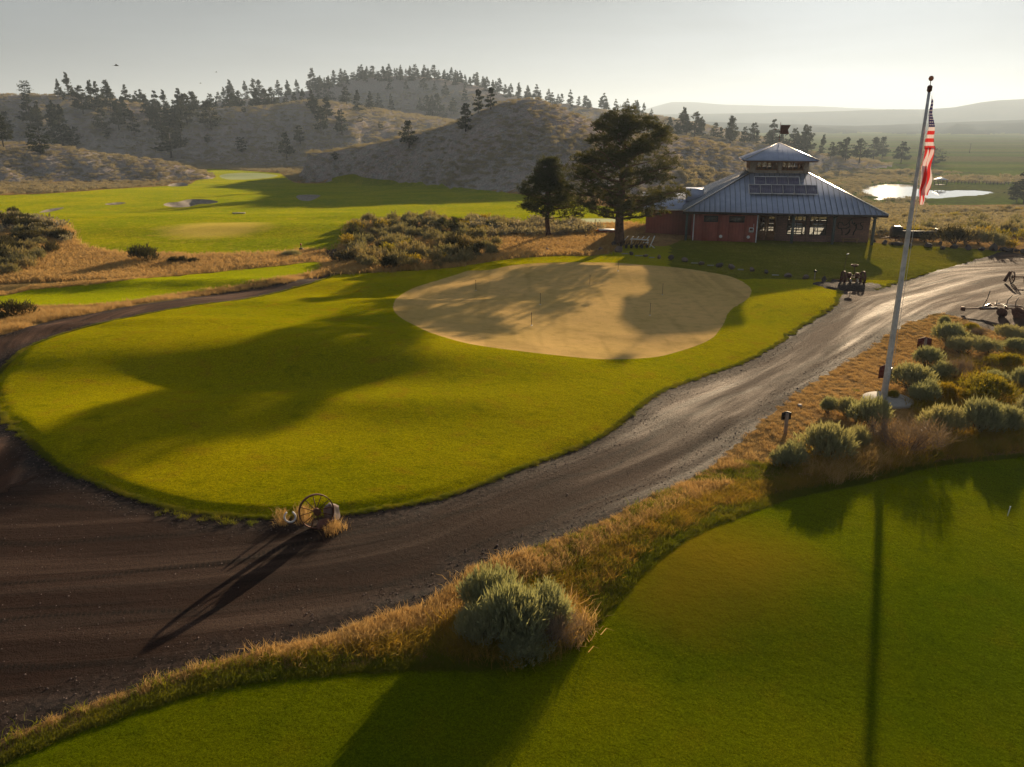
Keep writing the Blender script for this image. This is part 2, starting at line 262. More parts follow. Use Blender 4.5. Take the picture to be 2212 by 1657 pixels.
def grass_mat(name, c_deep, c_main, c_yel, c_dry, dry=.5, bump=1.0, fine=55, mow=None, wet=False, patch_=None, tr=.35):
    def f(T):
        n1 = T.noise(.11, 3); n2 = T.noise(1.1, 4, .6); n3 = T.noise(fine, 3, .75); n4 = T.noise(9, 4, .7)
        c = T.mix(T.rr(n1, .38, .66), c_main, c_yel)
        c = T.mix(T.rr(n2, .54, .78, 0, min(1, dry * 1.5)), c, c_dry) if dry > 0 else c
        c = T.mix(T.rr(n2, .44, .26, 0, .5), c, c_deep)
        c = T.mix(T.rr(n4, .56, .8, 0, .8 * dry), c, c_dry)
        sp = T.rr(n3, .3, .7, .45, 1.5); c = T.mix(1.0, c, T.mix(sp, (0, 0, 0), (1, 1, 1)), 'MULTIPLY') if False else c
        g = T.mix(T.rr(n3, .36, .62), (.42, .45, .42), (1.45, 1.45, 1.3)); c = T.mix(1.0, c, g, 'MULTIPLY'); c = T.mix(1.0, c, T.mix(T.rr(T.noise(fine * .32, 3, .7), .36, .64), (.72, .74, .72), (1.28, 1.25, 1.2)), 'MULTIPLY')
        if patch_:
            vd = T.nt.nodes.new('ShaderNodeVectorMath'); vd.operation = 'DISTANCE'; T.nt.links.new(T.pos, vd.inputs[0]); vd.inputs[1].default_value = patch_[:3]; pf = T.math('ADD', vd.outputs['Value'], T.math('MULTIPLY', T.noise(.5, 4), 3.0)); c = T.mix(T.rr(pf, patch_[3], patch_[3] + 3.5, .7, 0), c, patch_[4])
        if mow: c = T.mix(T.rr(T.noise(mow, 1, .5, stretch=(1, .08, 1, .5)), .45, .6, 0, .25), c, c_deep)
        T.color(c)
        bn = T.bump(n3, .9 * bump, .035); bn = T.bump(n4, .8 * bump, .06, bn); bn = T.bump(T.noise(2.3, 3), .6 * bump, .14, bn)
        T.normal(bn)
        # thin blades: stand-up leaves seen against the light let it through
        nt = T.nt
        T.b.inputs['Sheen Weight'].default_value = tr; T.b.inputs['Sheen Roughness'].default_value = .4; nt.links.new(T.mix(1., c, (3.2, 3.2, 1.), 'MULTIPLY'), T.b.inputs['Sheen Tint']); T.b.inputs['Specular IOR Level'].default_value = 0.
        if wet:
            T.roughn(T.rr(T.noise(3, 4, .7, stretch=(1, 1.6, 1)), .5, .75, .8, .5)); T.b.inputs['Specular IOR Level'].default_value = 0.; T.b.inputs['Sheen Weight'].default_value = .1
    return mat(name, f, .85, .15)
M = {}
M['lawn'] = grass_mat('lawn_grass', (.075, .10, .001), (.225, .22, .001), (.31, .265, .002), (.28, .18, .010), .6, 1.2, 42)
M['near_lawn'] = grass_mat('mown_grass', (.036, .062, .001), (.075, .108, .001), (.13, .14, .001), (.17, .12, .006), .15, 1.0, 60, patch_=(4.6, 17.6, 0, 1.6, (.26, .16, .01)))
M['tee_lawn'] = grass_mat('tee_grass', (.10, .14, .002), (.19, .22, .002), (.24, .25, .003), (.24, .2, .02), .3, .8, 30)
M['fairway'] = grass_mat('fairway_grass', (.06, .10, .003), (.125, .15, .003), (.185, .185, .004), (.30, .22, .05), .5, .8, 12, patch_=(-30, 83, -.3, 4.5, (.42, .31, .12)))
M['wet_lawn'] = grass_mat('dewy_grass', (.06, .08, .006), (.11, .12, .008), (.17, .15, .015), (.24, .19, .05), .5, 1.2, 20, wet=True)
def f(T):
    n1 = T.noise(.16, 3); n2 = T.noise(1.6, 3); n3 = T.noise(70, 2, .7); n4 = T.noise(.7, 2, stretch=(1, .06, 1, -.12))
    c = T.mix(T.rr(n1, .35, .65), (.68, .45, .18), (.58, .40, .15)); c = T.mix(T.rr(n2, .45, .7, 0, .5), c, (.42, .29, .10))
    c = T.mix(T.rr(n4, .52, .62, 0, .25), c, (.22, .17, .05)); g = T.mix(T.rr(n3, .35, .65), (.8, .8, .8), (1.15, 1.15, 1.15)); T.color(T.mix(1., c, g, 'MULTIPLY'))
    ml = T.noise(1., 2, vec=T.pos, stretch=(3.2, .06, 1, R(-14))); T.normal(T.bump(ml, .25, .02, T.bump(n3, .6, .014))); T.b.inputs['Specular IOR Level'].default_value = 0.
M['putting_green'] = mat('green_turf', f, .8, .2)
def f(T):
    c = T.mix(T.rr(T.noise(.3, 2, stretch=(.3, 3, 1, .2)), .4, .6), (.38, .42, .16), (.30, .38, .12)); T.color(c)
M['far_green'] = mat('pale_turf', f, .8)
def f(T):                                                        # gravel: fine stones, packed tracks, dark damp bands
    rv_ = T.attr('road', 'Vector'); ed = T.attr('edge', 'Fac'); w1 = T.noise(1.0, 4, .6, vec=rv_, stretch=(.05, .75, 1), dist=.3); w2 = T.noise(1.0, 3, .6, vec=rv_, stretch=(.09, 2.6, 1), dist=.3); n1 = T.noise(.25, 4, .6); st = T.noise(38, 3, .8); vs = T.voro(26)
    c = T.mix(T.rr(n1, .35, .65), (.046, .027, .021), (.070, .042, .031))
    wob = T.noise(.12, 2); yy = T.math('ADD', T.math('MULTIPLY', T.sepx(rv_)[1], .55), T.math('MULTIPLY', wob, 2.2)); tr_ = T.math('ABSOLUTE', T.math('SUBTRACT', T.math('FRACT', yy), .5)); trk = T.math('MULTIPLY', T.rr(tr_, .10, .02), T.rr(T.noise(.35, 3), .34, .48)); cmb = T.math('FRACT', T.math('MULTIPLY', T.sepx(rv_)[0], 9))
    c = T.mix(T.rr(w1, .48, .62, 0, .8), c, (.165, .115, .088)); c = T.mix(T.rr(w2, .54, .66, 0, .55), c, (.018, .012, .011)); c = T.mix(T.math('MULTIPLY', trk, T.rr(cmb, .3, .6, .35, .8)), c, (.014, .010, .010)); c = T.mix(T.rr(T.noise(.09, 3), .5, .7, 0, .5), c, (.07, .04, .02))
    g = T.mix(T.rr(st, .35, .7), (.45, .45, .45), (1.7, 1.6, 1.5)); c = T.mix(1., c, g, 'MULTIPLY'); vign_ = T.rr(T.sepx(rv_)[0], 28, 62); c = T.mix(1., c, T.mix(vign_, (.58, .48, .45), (1.15, .92, .80)), 'MULTIPLY')  # corner vignette painted into the colour: gravel darkened over the road's left part
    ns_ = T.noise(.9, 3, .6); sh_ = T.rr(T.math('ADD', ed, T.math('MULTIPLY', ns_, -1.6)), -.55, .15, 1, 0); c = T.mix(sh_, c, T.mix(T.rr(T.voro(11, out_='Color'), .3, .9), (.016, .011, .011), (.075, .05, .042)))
    c = T.mix(T.rr(vs, .0, .12, .45, 0), c, (.2, .16, .13)); T.color(c)
    b1 = T.bump(st, 1., .04); b1 = T.bump(T.noise(7, 3, .7), .8, .04, b1); b1 = T.bump(w2, .9, .05, b1); b1 = T.bump(trk, -.8, .05, b1); b1 = T.bump(w1, .6, .08, b1); T.normal(b1)
    T.roughn(T.rr(w1, .45, .65, .95, .7)); T.b.inputs['Specular IOR Level'].default_value = .10
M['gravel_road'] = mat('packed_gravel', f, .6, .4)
def f(T):                                                        # dry ground: straw, bare soil
    n1 = T.noise(.35, 4, .6); n2 = T.noise(2.5, 4, .65); n3 = T.noise(28, 4, .8); far = T.noise(.05, 3)
    c = T.mix(T.rr(n1, .35, .62), (.42, .27, .12), (.30, .18, .08)); c = T.mix(T.rr(n2, .5, .7), c, (.10, .062, .034)); c = T.mix(T.rr(far, .45, .62, 0, .7), c, (.13, .12, .05))
    g = T.mix(T.rr(n3, .35, .65), (.55, .55, .55), (1.5, 1.45, 1.3)); T.color(T.mix(1., c, g, 'MULTIPLY')); T.b.inputs['Specular IOR Level'].default_value = 0.
    b1 = T.bump(n3, 1., .05); T.normal(T.bump(n2, 1., .18, b1))
M['ground'] = mat('dry_ground', f, .9, .1)
def sage_slope(name, straw, soil, sage1, sage2, s=1.0, dens=.5):
    def f(T):
        v = T.voro(.55 * s); v2 = T.voro(.9 * s, out_='Color'); n1 = T.noise(.02, 3); n2 = T.noise(.3, 4, .6); n3 = T.noise(3, 3, .7)
        c = T.mix(T.rr(n2, .38, .62), straw, soil); c = T.mix(T.rr(n1, .4, .62, 0, .6), c, sage2)
        sg = T.mix(T.rr(T.sepx(v2)[0], .2, .8), sage1, sage2)
        c = T.mix(T.rr(v, .30, .62, 1 * dens + .35, 0), c, sg); g = T.mix(T.rr(n3, .35, .65), (.6, .6, .6), (1.35, 1.35, 1.35)); T.color(T.mix(1., c, g, 'MULTIPLY'))
        b1 = T.bump(T.rr(v, 0, .9, 1, 0), .9, .9); T.normal(T.bump(n3, .7, .3, b1))
    return mat(name, f, .95, 0.)
M['hill'] = sage_slope('sage_slope', (.36, .29, .27), (.31, .255, .245), (.24, .23, .22), (.33, .315, .295))
def f(T):                                                        # valley: meadows in long strips, brush
    n = T.noise(.0045, 3, .5, stretch=(.35, 2.2, 1, .15)); n2 = T.noise(.03, 4, .6); n3 = T.noise(.5, 3)
    c = T.ramp(n, [(.36, (.15, .14, .05)), (.45, (.10, .14, .025)), (.53, (.15, .19, .03)), (.60, (.17, .16, .05)), (.68, (.09, .13, .03))])
    c = T.mix(T.rr(n2, .55, .68, 0, .6), c, (.08, .08, .04)); g = T.mix(T.rr(n3, .35, .65), (.75, .75, .75), (1.2, 1.2, 1.2)); T.color(T.mix(1., c, g, 'MULTIPLY'))
    T.normal(T.bump(n2, .5, .6))
M['valley'] = mat('valley_meadow', f, .95, 0.)
def f(T):
    n = T.noise(.003, 4); n2 = T.noise(.02, 3); c = T.mix(T.rr(n, .4, .6), (.03, .045, .035), (.06, .07, .045)); T.color(T.mix(T.rr(n2, .5, .6, 0, .6), c, (.04, .055, .035)))
M['mountain'] = mat('far_range', f, .95, 0.)
def f(T):
    T.color(T.mix(T.rr(T.noise(3, 3), .4, .6), (.30, .26, .22), (.20, .17, .15))); T.normal(T.bump(T.noise(8, 3), .6, .05))
M['sand'] = mat('bunker_sand', f, .9)
def f(T):
    T.color((.5, .5, .5)); T.normal(T.bump(T.noise(1.3, 3), .06, .04)); T.b.inputs['IOR'].default_value = 1.33; T.b.inputs['Specular IOR Level'].default_value = .5; T.b.inputs['Metallic'].default_value = .35
M['water'] = mat('pond_water', f, .04, .5)
def simple(name, col, rough=.6, metal=0., spec=.4, var=.15, nsc=6., bump=.0, bs=.01, var2=None):
    def f(T):
        c2 = var2 or tuple(v * (1 - var * 2) for v in col)
        oc = T.nt.nodes.new('ShaderNodeTexCoord').outputs['Object']
        T.color(T.mix(T.rr(T.noise(nsc, 4, .6, vec=oc), .35, .65), col, c2)); T.b.inputs['Metallic'].default_value = metal
        if bump: T.normal(T.bump(T.noise(nsc * 3, 4, .7, vec=oc), bump, bs))
    return mat(name, f, rough, spec)

def link(name, me, m=None, parent=None, loc=None, smooth=False, **props):
    o = bpy.data.objects.new(name, me); COL.objects.link(o)
    if m is not None:
        for mm in (m if isinstance(m, (list, tuple)) else [m]): me.materials.append(mm)
    if parent is not None: o.parent = parent
    if loc is not None: o.location = loc
    if smooth and me is not None: me.polygons.foreach_set('use_smooth', np.ones(len(me.polygons), bool))
    for k, v in props.items(): o[k] = v
    return o
def npmesh(name, V, F, smooth=False, mi=None):
    """V (n,3), F (m,k) arrays of one face size, or a list of faces"""
    me = bpy.data.meshes.new(name); V = np.asarray(V, np.float32); me.vertices.add(len(V)); me.vertices.foreach_set('co', V.ravel())
    if isinstance(F, np.ndarray):
        k = F.shape[1]; tot = np.full(len(F), k, np.int32); idx = F.astype(np.int32).ravel()
    else:
        tot = np.array([len(f) for f in F], np.int32); idx = np.array([i for f in F for i in f], np.int32)
    me.loops.add(len(idx)); me.loops.foreach_set('vertex_index', idx); me.polygons.add(len(tot))
    st = np.concatenate([[0], np.cumsum(tot)[:-1]]).astype(np.int32); me.polygons.foreach_set('loop_start', st)
    if smooth: me.polygons.foreach_set('use_smooth', np.ones(len(tot), bool))
    if mi is not None: me.polygons.foreach_set('material_index', np.asarray(mi, np.int32))
    me.update(calc_edges=True); return me

# ---------------------------------------------------------------- the ground: one sheet cut along the zone edges
TS = np.concatenate([np.linspace(-1.3, -.82, 24, endpoint=False), np.linspace(-.82, .82, 283), np.linspace(.82, 1.3, 25)[1:]])
ys = [7.2]
while ys[-1] < 420: 
    y = ys[-1]; d = 7.5 * (y * y + CH * CH) / (CH * FU) ; ys.append(y + min(d, .013 * y if y > 60 else 9))
ys = np.array(ys) * 420 / ys[-1]; YMAX = 420.0
gt, gy = np.meshgrid(TS, ys); jt = rng.uniform(-.3, .3, gt.shape) * .0055; jy = rng.uniform(-.3, .3, gy.shape) * np.gradient(ys)[:, None]
jt[:, 0] = jt[:, -1] = 0; jt[-1] = 0; jt[0] = 0; jy[0] = jy[-1] = 0
gy = gy + jy; gx = (gt + jt) * gy
pts = np.stack([gx.ravel(), gy.ravel()], 1)
ORDER = ['putting_green', 'lawn', 'tee_lawn', 'near_lawn', 'far_green', 'side_green', 'bunker', 'fairway', 'gravel_road']
polys = {k: [Zw[k]] for k in Zw}; polys['bunker'] = BUNKw
cv, ce = [], []
def clipbox(p): p = p.copy(); p[:, 1] = np.clip(p[:, 1], 7.6, 415); m = 1.27 * p[:, 1]; p[:, 0] = np.clip(p[:, 0], -m, m); return p
for k in ORDER:
    for i, p in enumerate(polys[k]):
        q = clipbox(p); seg = []
        for j in range(len(q)):
            a = q[j]; b = q[(j + 1) % len(q)]; L = np.hypot(*(b - a)); step = max(.22, .0035 * a[1] * (2.2 if a[1] > 60 else 1)); n = max(1, int(L / step))
            amp = {'putting_green': .02, 'gravel_road': .10}.get(k, .06) * (1 + a[1] / 120)
            for s in range(n): seg.append(a + (b - a) * s / n + (rng.normal(0, amp, 2) if L > 1e-6 and s else 0))
        seg = clipbox(np.array([s for s in seg])); polys[k][i] = seg
        base = len(cv); cv += [tuple(s) for s in seg]; n = len(seg); ce += [(base + j, base + (j + 1) % n) for j in range(n)]
sc_y = 1.0
allv = [Vector((float(x), float(y))) for x, y in cv] + [Vector((float(x), float(y))) for x, y in pts]
import time; _t = time.time()
rv, re_, rf, *_x = delaunay_2d_cdt(allv, ce, [], 0, 1e-4, False)
print('cdt', len(allv), len(rf), time.time() - _t)
GV = np.array([(v.x, v.y) for v in rv]); GF = np.array(rf, np.int64)
gz = height(GV[:, 0], GV[:, 1]); G3 = np.column_stack([GV, gz])
cen = GV[GF].mean(1); zone = np.full(len(GF), -1)
for i, k in reversed(list(enumerate(ORDER))):
    for p in polys[k]: zone[inside(cen[:, 0], cen[:, 1], p)] = i
nrm = np.cross(G3[GF[:, 1]] - G3[GF[:, 0]], G3[GF[:, 2]] - G3[GF[:, 0]]); GF[nrm[:, 2] < 0] = GF[nrm[:, 2] < 0][:, ::-1]
lawn_id = ORDER.index('lawn')
RC = [smooth_poly(plane_pts([(-700, 1330), (-200, 1300), (200, 1270), (500, 1240), (800, 1190), (1000, 1110), (1300, 985), (1500, 880), (1700, 770), (1850, 680), (2000, 625), (2200, 590), (2700, 570)]), 6, False), smooth_poly(plane_pts([(-300, 1200), (-120, 1000), (-70, 880), (-30, 800), (60, 745), (200, 690), (350, 663), (520, 635), (650, 610), (722, 580), (735, 545)]), 6, False)]
def road_coords(V):
    out = np.zeros((len(V), 3)); best = np.full(len(V), 1e9)
    for ci, P in enumerate(RC):
        s0 = 0.
        for i in range(len(P) - 1):
            v = P[i + 1] - P[i]; L = np.hypot(*v); w = V[:, :2] - P[i]; t = np.clip(w @ v / L ** 2, 0, 1); q = w - t[:, None] * v; d = np.hypot(q[:, 0], q[:, 1]) ; sg = np.sign(v[0] * w[:, 1] - v[1] * w[:, 0]); m = d < best
            best[m] = d[m]; out[m, 0] = s0 + t[m] * L + 300 * ci; out[m, 1] = (sg * d)[m] + 60 * ci; s0 += L
    return out
def zsub(mask, name, m):
    f = GF[mask]
    if len(f) == 0: return
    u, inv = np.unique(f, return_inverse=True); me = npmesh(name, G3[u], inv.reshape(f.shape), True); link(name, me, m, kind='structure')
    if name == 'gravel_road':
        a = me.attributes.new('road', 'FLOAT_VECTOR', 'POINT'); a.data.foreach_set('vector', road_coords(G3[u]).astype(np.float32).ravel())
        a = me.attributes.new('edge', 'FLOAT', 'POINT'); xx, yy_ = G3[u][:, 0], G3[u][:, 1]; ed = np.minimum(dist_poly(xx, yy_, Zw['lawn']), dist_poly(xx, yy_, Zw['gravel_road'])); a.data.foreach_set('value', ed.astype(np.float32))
wet = (zone == lawn_id) & (cen[:, 1] > 57) & ((cen[:, 0] > .195 * cen[:, 1]))
zsub((zone == lawn_id) & ~wet, 'lawn', M['lawn']); zsub(wet, 'clubhouse_lawn', M['wet_lawn'])
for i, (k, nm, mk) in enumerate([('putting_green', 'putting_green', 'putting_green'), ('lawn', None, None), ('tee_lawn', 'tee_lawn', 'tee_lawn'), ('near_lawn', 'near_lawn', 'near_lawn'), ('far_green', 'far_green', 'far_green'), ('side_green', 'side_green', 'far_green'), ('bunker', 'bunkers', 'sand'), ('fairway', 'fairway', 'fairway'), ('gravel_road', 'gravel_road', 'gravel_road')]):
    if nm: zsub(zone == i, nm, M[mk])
tcen = cen[:, 0] / cen[:, 1]; cz = G3[GF][:, :, 2].mean(1)
rh = cz - base_h(cen[:, 0], cen[:, 1])
isgr = zone < 0; hillm = isgr & (cen[:, 1] > 150) & (rh > .5); valm = isgr & ~hillm & (cen[:, 1] > 235) & (tcen > .3)
zsub(hillm, 'hill', M['hill']); zsub(valm, 'valley', M['valley']); zsub(isgr & ~hillm & ~valm, 'ground', M['ground'])
def ring(y0, y1, g, name, m, T_=TS):
    n = max(2, int(math.log(y1 / y0) / g)); yy = np.exp(np.linspace(math.log(y0), math.log(y1), n)); t, y = np.meshgrid(T_, yy); x = t * y
    V = np.column_stack([x.ravel(), y.ravel(), height(x.ravel(), y.ravel())]); nc = len(T_)
    i = np.arange((n - 1) * (nc - 1)); r = i // (nc - 1); c = i % (nc - 1); a = r * nc + c
    return V, np.stack([a, a + 1, a + nc + 1, a + nc], 1), name, m
for V, F, nm, m in [ring(420, 1250, .012, 'hill', M['hill'])]:
    fc = V[F].mean(1); t = fc[:, 0] / fc[:, 1]; rr_ = fc[:, 2] - base_h(fc[:, 0], fc[:, 1]); vm = (rr_ < .8) & (t > .15)
    for mk, n2, mm in ((~vm, 'far_hills', M['hill']), (vm, 'far_valley', M['valley'])):
        f = F[mk]; u, inv = np.unique(f, return_inverse=True); link(n2, npmesh(n2, V[u], inv.reshape(f.shape), True), mm, kind='structure')
for V, F, nm, m in [ring(1250, 8500, .03, 'mountains', M['mountain'])]:
    fc = V[F].mean(1); rr_ = fc[:, 2] - base_h(fc[:, 0], fc[:, 1]); vm = rr_ < 2
    for mk, n2, mm in ((~vm, 'mountains', M['mountain']), (vm, 'distant_plain', M['valley'])):
        f = F[mk]; u, inv = np.unique(f, return_inverse=True); link(n2, npmesh(n2, V[u], inv.reshape(f.shape), True), mm, kind='structure')
# ground behind and beside the camera, so that nothing ends close by
V = np.array([(-1200, -400, -.4), (1200, -400, -.4), (1200, 7.3, -.4), (-1200, 7.3, -.4)]); link('ground_behind', npmesh('ground_behind', V, np.array([[0, 1, 2, 3]])), M['ground'], kind='structure')
# pond
pc = POND.mean(0); pw = (POND - pc) * 1.06 + pc
link('pond', npmesh('pond', np.column_stack([pw, np.full(len(pw), -12.40)]), [list(range(len(pw)))]), M['water'], kind='structure')
# haze: one closed box of even pale air
def hazebox():
    m = bpy.data.materials.new('haze_air'); m.use_nodes = True; nt = m.node_tree; nt.nodes.clear(); o = nt.nodes.new('ShaderNodeOutputMaterial'); v = nt.nodes.new('ShaderNodeVolumePrincipled')
    v.inputs['Density'].default_value = 2.0e-4; v.inputs['Color'].default_value = (.56, .70, .90, 1); v.inputs['Anisotropy'].default_value = .3; nt.links.new(v.outputs[0], o.inputs['Volume'])
    x0, x1, y0, y1, z0, z1 = -14000, 14000, -420, 9200, -19, 260
    V = [(x, y, z) for z in (z0, z1) for y in (y0, y1) for x in (x0, x1)]; F = [(0, 2, 3, 1), (4, 5, 7, 6), (0, 1, 5, 4), (2, 6, 7, 3), (0, 4, 6, 2), (1, 3, 7, 5)]
    link('haze', npmesh('haze', V, F), m, kind='stuff')
hazebox()

# ---------------------------------------------------------------- object building helpers
def ordn(n):
    o = 'zeroth first second third fourth fifth sixth seventh eighth ninth tenth eleventh twelfth thirteenth fourteenth fifteenth sixteenth seventeenth eighteenth nineteenth'.split()
    if n < 20: return o[n]
    t = 'twent thirt fort fift sixt sevent eight ninet'.split()[n // 10 - 2]
    return t + 'ieth' if n % 10 == 0 else t + 'y-' + o[n % 10]
def relabel(objs, bands, fmt, kinds=None, order='x'):
    """each repeat is singled out by its row and its place in that row, counted from a landmark"""
    if not objs: return
    U = [(toU(o.location.x, o.location.y, o.location.z), o) for o in objs]; ys = sorted(u[1] for u, _ in U); hs = sorted(o.scale[2] for o in objs); n = len(ys)
    cuts = [ys[int(n * (i + 1) / len(bands))] if i < len(bands) - 1 else 1e9 for i in range(len(bands))]; rows = [[] for _ in bands]
    for u, o in U: rows[next(i for i, c in enumerate(cuts) if u[1] < c or i == len(bands) - 1)].append((u[0], o))
    for b, row in zip(bands, rows):
        row.sort(key=lambda q: q[0])
        for i, (_, o) in enumerate(row):
            sz = 'small' if o.scale[2] < hs[n // 3] else 'large' if o.scale[2] > hs[2 * n // 3] else 'medium'; k = o.name.split('.')[0].replace('_', ' ')
            o['label'] = fmt.format(size=sz, kind=k, row=b, nth=ordn(i + 1))
class MB:
    def __init__(s): s.v = []; s.f = []; s.mi = []; s.m = 0
    def add(s, V, F, mi=None):
        b = len(s.v); s.v += [tuple(v) for v in V]; s.f += [tuple(b + i for i in f) for f in F]; s.mi += [s.m if mi is None else mi] * len(F); return s
    def box(s, c, d, rz=0., rx=0., ry=0., mi=None):
        Mx = Matrix.Rotation(rz, 3, 'Z') @ Matrix.Rotation(ry, 3, 'Y') @ Matrix.Rotation(rx, 3, 'X'); c = Vector(c)
        V = [c + Mx @ Vector((x * d[0] / 2, y * d[1] / 2, z * d[2] / 2)) for z in (-1, 1) for y in (-1, 1) for x in (-1, 1)]
        return s.add(V, [(0, 2, 3, 1), (4, 5, 7, 6), (0, 1, 5, 4), (2, 6, 7, 3), (0, 4, 6, 2), (1, 3, 7, 5)], mi)
    def span(s, a, b, mi=None): return s.box([(p + q) / 2 for p, q in zip(a, b)], [abs(q - p) for p, q in zip(a, b)], mi=mi)
    def bar(s, a, b, w, h=None, mi=None):                          # rectangular bar from a to b
        a = Vector(a); b = Vector(b); d = (b - a); L = d.length; q = d.to_track_quat('Z', 'Y').to_matrix(); h = h or w
        V = [a + q @ Vector((x * w / 2, y * h / 2, z * L)) for z in (0, 1) for y in (-1, 1) for x in (-1, 1)]
        return s.add(V, [(0, 2, 3, 1), (4, 5, 7, 6), (0, 1, 5, 4), (2, 6, 7, 3), (0, 4, 6, 2), (1, 3, 7, 5)], mi)
    def tube(s, P, r, n=8, mi=None, cap=True, closed=False):
        P = [Vector(p) for p in P]; N = len(P); rr = r if isinstance(r, (list, tuple)) else [r] * N; V = []; F = []; up = None
        for i, p in enumerate(P):
            if closed: t = (P[(i + 1) % N] - P[i - 1]).normalized()
            else: t = (P[min(i + 1, N - 1)] - P[max(i - 1, 0)]).normalized()
            if up is None: up = t.orthogonal().normalized()
            up = (up - t * up.dot(t)).normalized(); w = t.cross(up)
            V += [p + (up * math.cos(2 * math.pi * k / n) + w * math.sin(2 * math.pi * k / n)) * rr[i] for k in range(n)]
        for i in range(N if closed else N - 1):
            j = (i + 1) % N
            F += [(i * n + k, i * n + (k + 1) % n, j * n + (k + 1) % n, j * n + k) for k in range(n)]
        if cap and not closed: F += [tuple(range(n))[::-1], tuple((N - 1) * n + k for k in range(n))]
        return s.add(V, F, mi)
    def lathe(s, c, prof, n=16, axis='Z', mi=None):
        V = []; F = []; c = Vector(c)
        for r, z in prof:
            for k in range(n):
                a = 2 * math.pi * k / n; x, y = r * math.cos(a), r * math.sin(a)
                V.append(c + (Vector((x, y, z)) if axis == 'Z' else Vector((z, x, y)) if axis == 'X' else Vector((x, z, y))))
        for i in range(len(prof) - 1): F += [(i * n + k, i * n + (k + 1) % n, (i + 1) * n + (k + 1) % n, (i + 1) * n + k) for k in range(n)]
        F += [tuple(range(n))[::-1], tuple((len(prof) - 1) * n + k for k in range(n))]
        return s.add(V, F, mi)
    def prism(s, pts, z0, z1, mi=None):
        n = len(pts); V = [(x, y, z0) for x, y in pts] + [(x, y, z1) for x, y in pts]
        return s.add(V, [tuple(range(n))[::-1], tuple(range(n, 2 * n))] + [(i, (i + 1) % n, n + (i + 1) % n, n + i) for i in range(n)], mi)
    def slab(s, Q, th, mi=None):                                  # a flat polygon given thickness along its normal
        Q = [Vector(q) for q in Q]; nrm = (Q[1] - Q[0]).cross(Q[2] - Q[0]).normalized() * th; n = len(Q)
        return s.add(Q + [q + nrm for q in Q], [tuple(range(n))[::-1], tuple(range(n, 2 * n))] + [(i, (i + 1) % n, n + (i + 1) % n, n + i) for i in range(n)], mi)
    def build(s, name, m, parent=None, loc=None, smooth=False, **p):
        me = npmesh(name, s.v, s.f, smooth, s.mi if isinstance(m, (list, tuple)) else None); return link(name, me, m, parent, loc, **p)
def thing(name, label, cat, loc=(0, 0, 0), rz=0., group=None, sc_=1.):
    o = bpy.data.objects.new(name, None); COL.objects.link(o); o.location = loc; o.rotation_euler = (0, 0, rz); o.scale = (sc_,) * 3 if not isinstance(sc_, tuple) else sc_
    o.empty_display_size = .2; o['label'] = label; o['category'] = cat
    if group: o['group'] = group
    return o
def tag(o, label, cat, group=None):
    o['label'] = label; o['category'] = cat
    if group: o['group'] = group
    return o
def dup(root, loc, rz, sc_=None, label=None, group=None):
    r = root.copy(); COL.objects.link(r); r.location = loc; r.rotation_euler = (0, 0, rz)
    if sc_ is not None: r.scale = (sc_,) * 3 if not isinstance(sc_, tuple) else sc_
    if label: r['label'] = label
    if group: r['group'] = group
    for ch in list(root.children):
        c = ch.copy(); COL.objects.link(c); c.parent = r
        for g in ch.children: d = g.copy(); COL.objects.link(d); d.parent = c
    return r
def blades(P, D, L, W, bend=None, two=False):
    """triangular (or kinked) leaf blades: base points P, directions D, lengths L, widths W"""
    n = len(P); D = D / np.linalg.norm(D, axis=1, keepdims=True); r = rng.normal(size=(n, 3)); w = np.cross(D, r); w /= np.linalg.norm(w, axis=1, keepdims=True) + 1e-9
    L = np.asarray(L).reshape(-1, 1) * np.ones((n, 1)); W = np.asarray(W).reshape(-1, 1) * np.ones((n, 1))
    if not two:
        m = P + D * L * .45
        V = np.stack([P, m + w * W / 2, P + D * L, m - w * W / 2], 1).reshape(-1, 3); return V, np.arange(4 * n).reshape(-1, 4)
    b = bend if bend is not None else np.zeros((n, 3)); m = P + D * L * .55; t = P + D * L + b
    V = np.stack([P - w * W / 2, P + w * W / 2, m + w * W * .4, m - w * W * .4, t + w * W * .08, t - w * W * .08], 1).reshape(-1, 3)
    o = (np.arange(n) * 6)[:, None]; F = np.concatenate([o + np.array([[0, 1, 2, 3]]), o + np.array([[3, 2, 4, 5]])]); return V, F
def unit(n, zmin=-1.):
    v = rng.normal(size=(n * 3, 3)); v /= np.linalg.norm(v, axis=1, keepdims=True); v = v[v[:, 2] > zmin][:n]
    while len(v) < n: v = np.concatenate([v, v])[:n]
    return v
# plant materials: colour varies from one clump and one plant to the next
def leafmat(name, c1, c2, c3, back=.35, nsc=3., tint=(1.3, 1.15, .55)):
    def f(T):
        n = T.noise(nsc, 3, .6); r = T.objrand(); c = T.mix(T.rr(n, .35, .65), c1, c2); c = T.mix(T.rr(r, .3, 1., 0, .75), c, c3); leafy(T, c, back, tint)
    return mat(name, f, .7, .2)
M['sage'] = leafmat('sage_leaves', (.31, .33, .23), (.235, .26, .165), (.34, .32, .20), .4)
M['sage_far'] = leafmat('sage_leaves_far', (.32, .295, .25), (.27, .25, .205), (.35, .30, .235), .3, .2)
M['sage_mid'] = leafmat('sage_leaves_mid', (.25, .24, .155), (.18, .18, .11), (.29, .23, .13), .35)
M['rabbit'] = leafmat('yellow_shrub_leaves', (.28, .23, .03), (.18, .18, .03), (.36, .25, .03), .45)
M['deadbush'] = leafmat('dead_twigs', (.26, .20, .18), (.19, .145, .13), (.28, .21, .16), .2)
M['darkbush'] = leafmat('dark_shrub_leaves', (.055, .05, .025), (.04, .045, .02), (.07, .06, .03), .3)
M['stem'] = simple('woody_stem', (.11, .075, .05), .9)
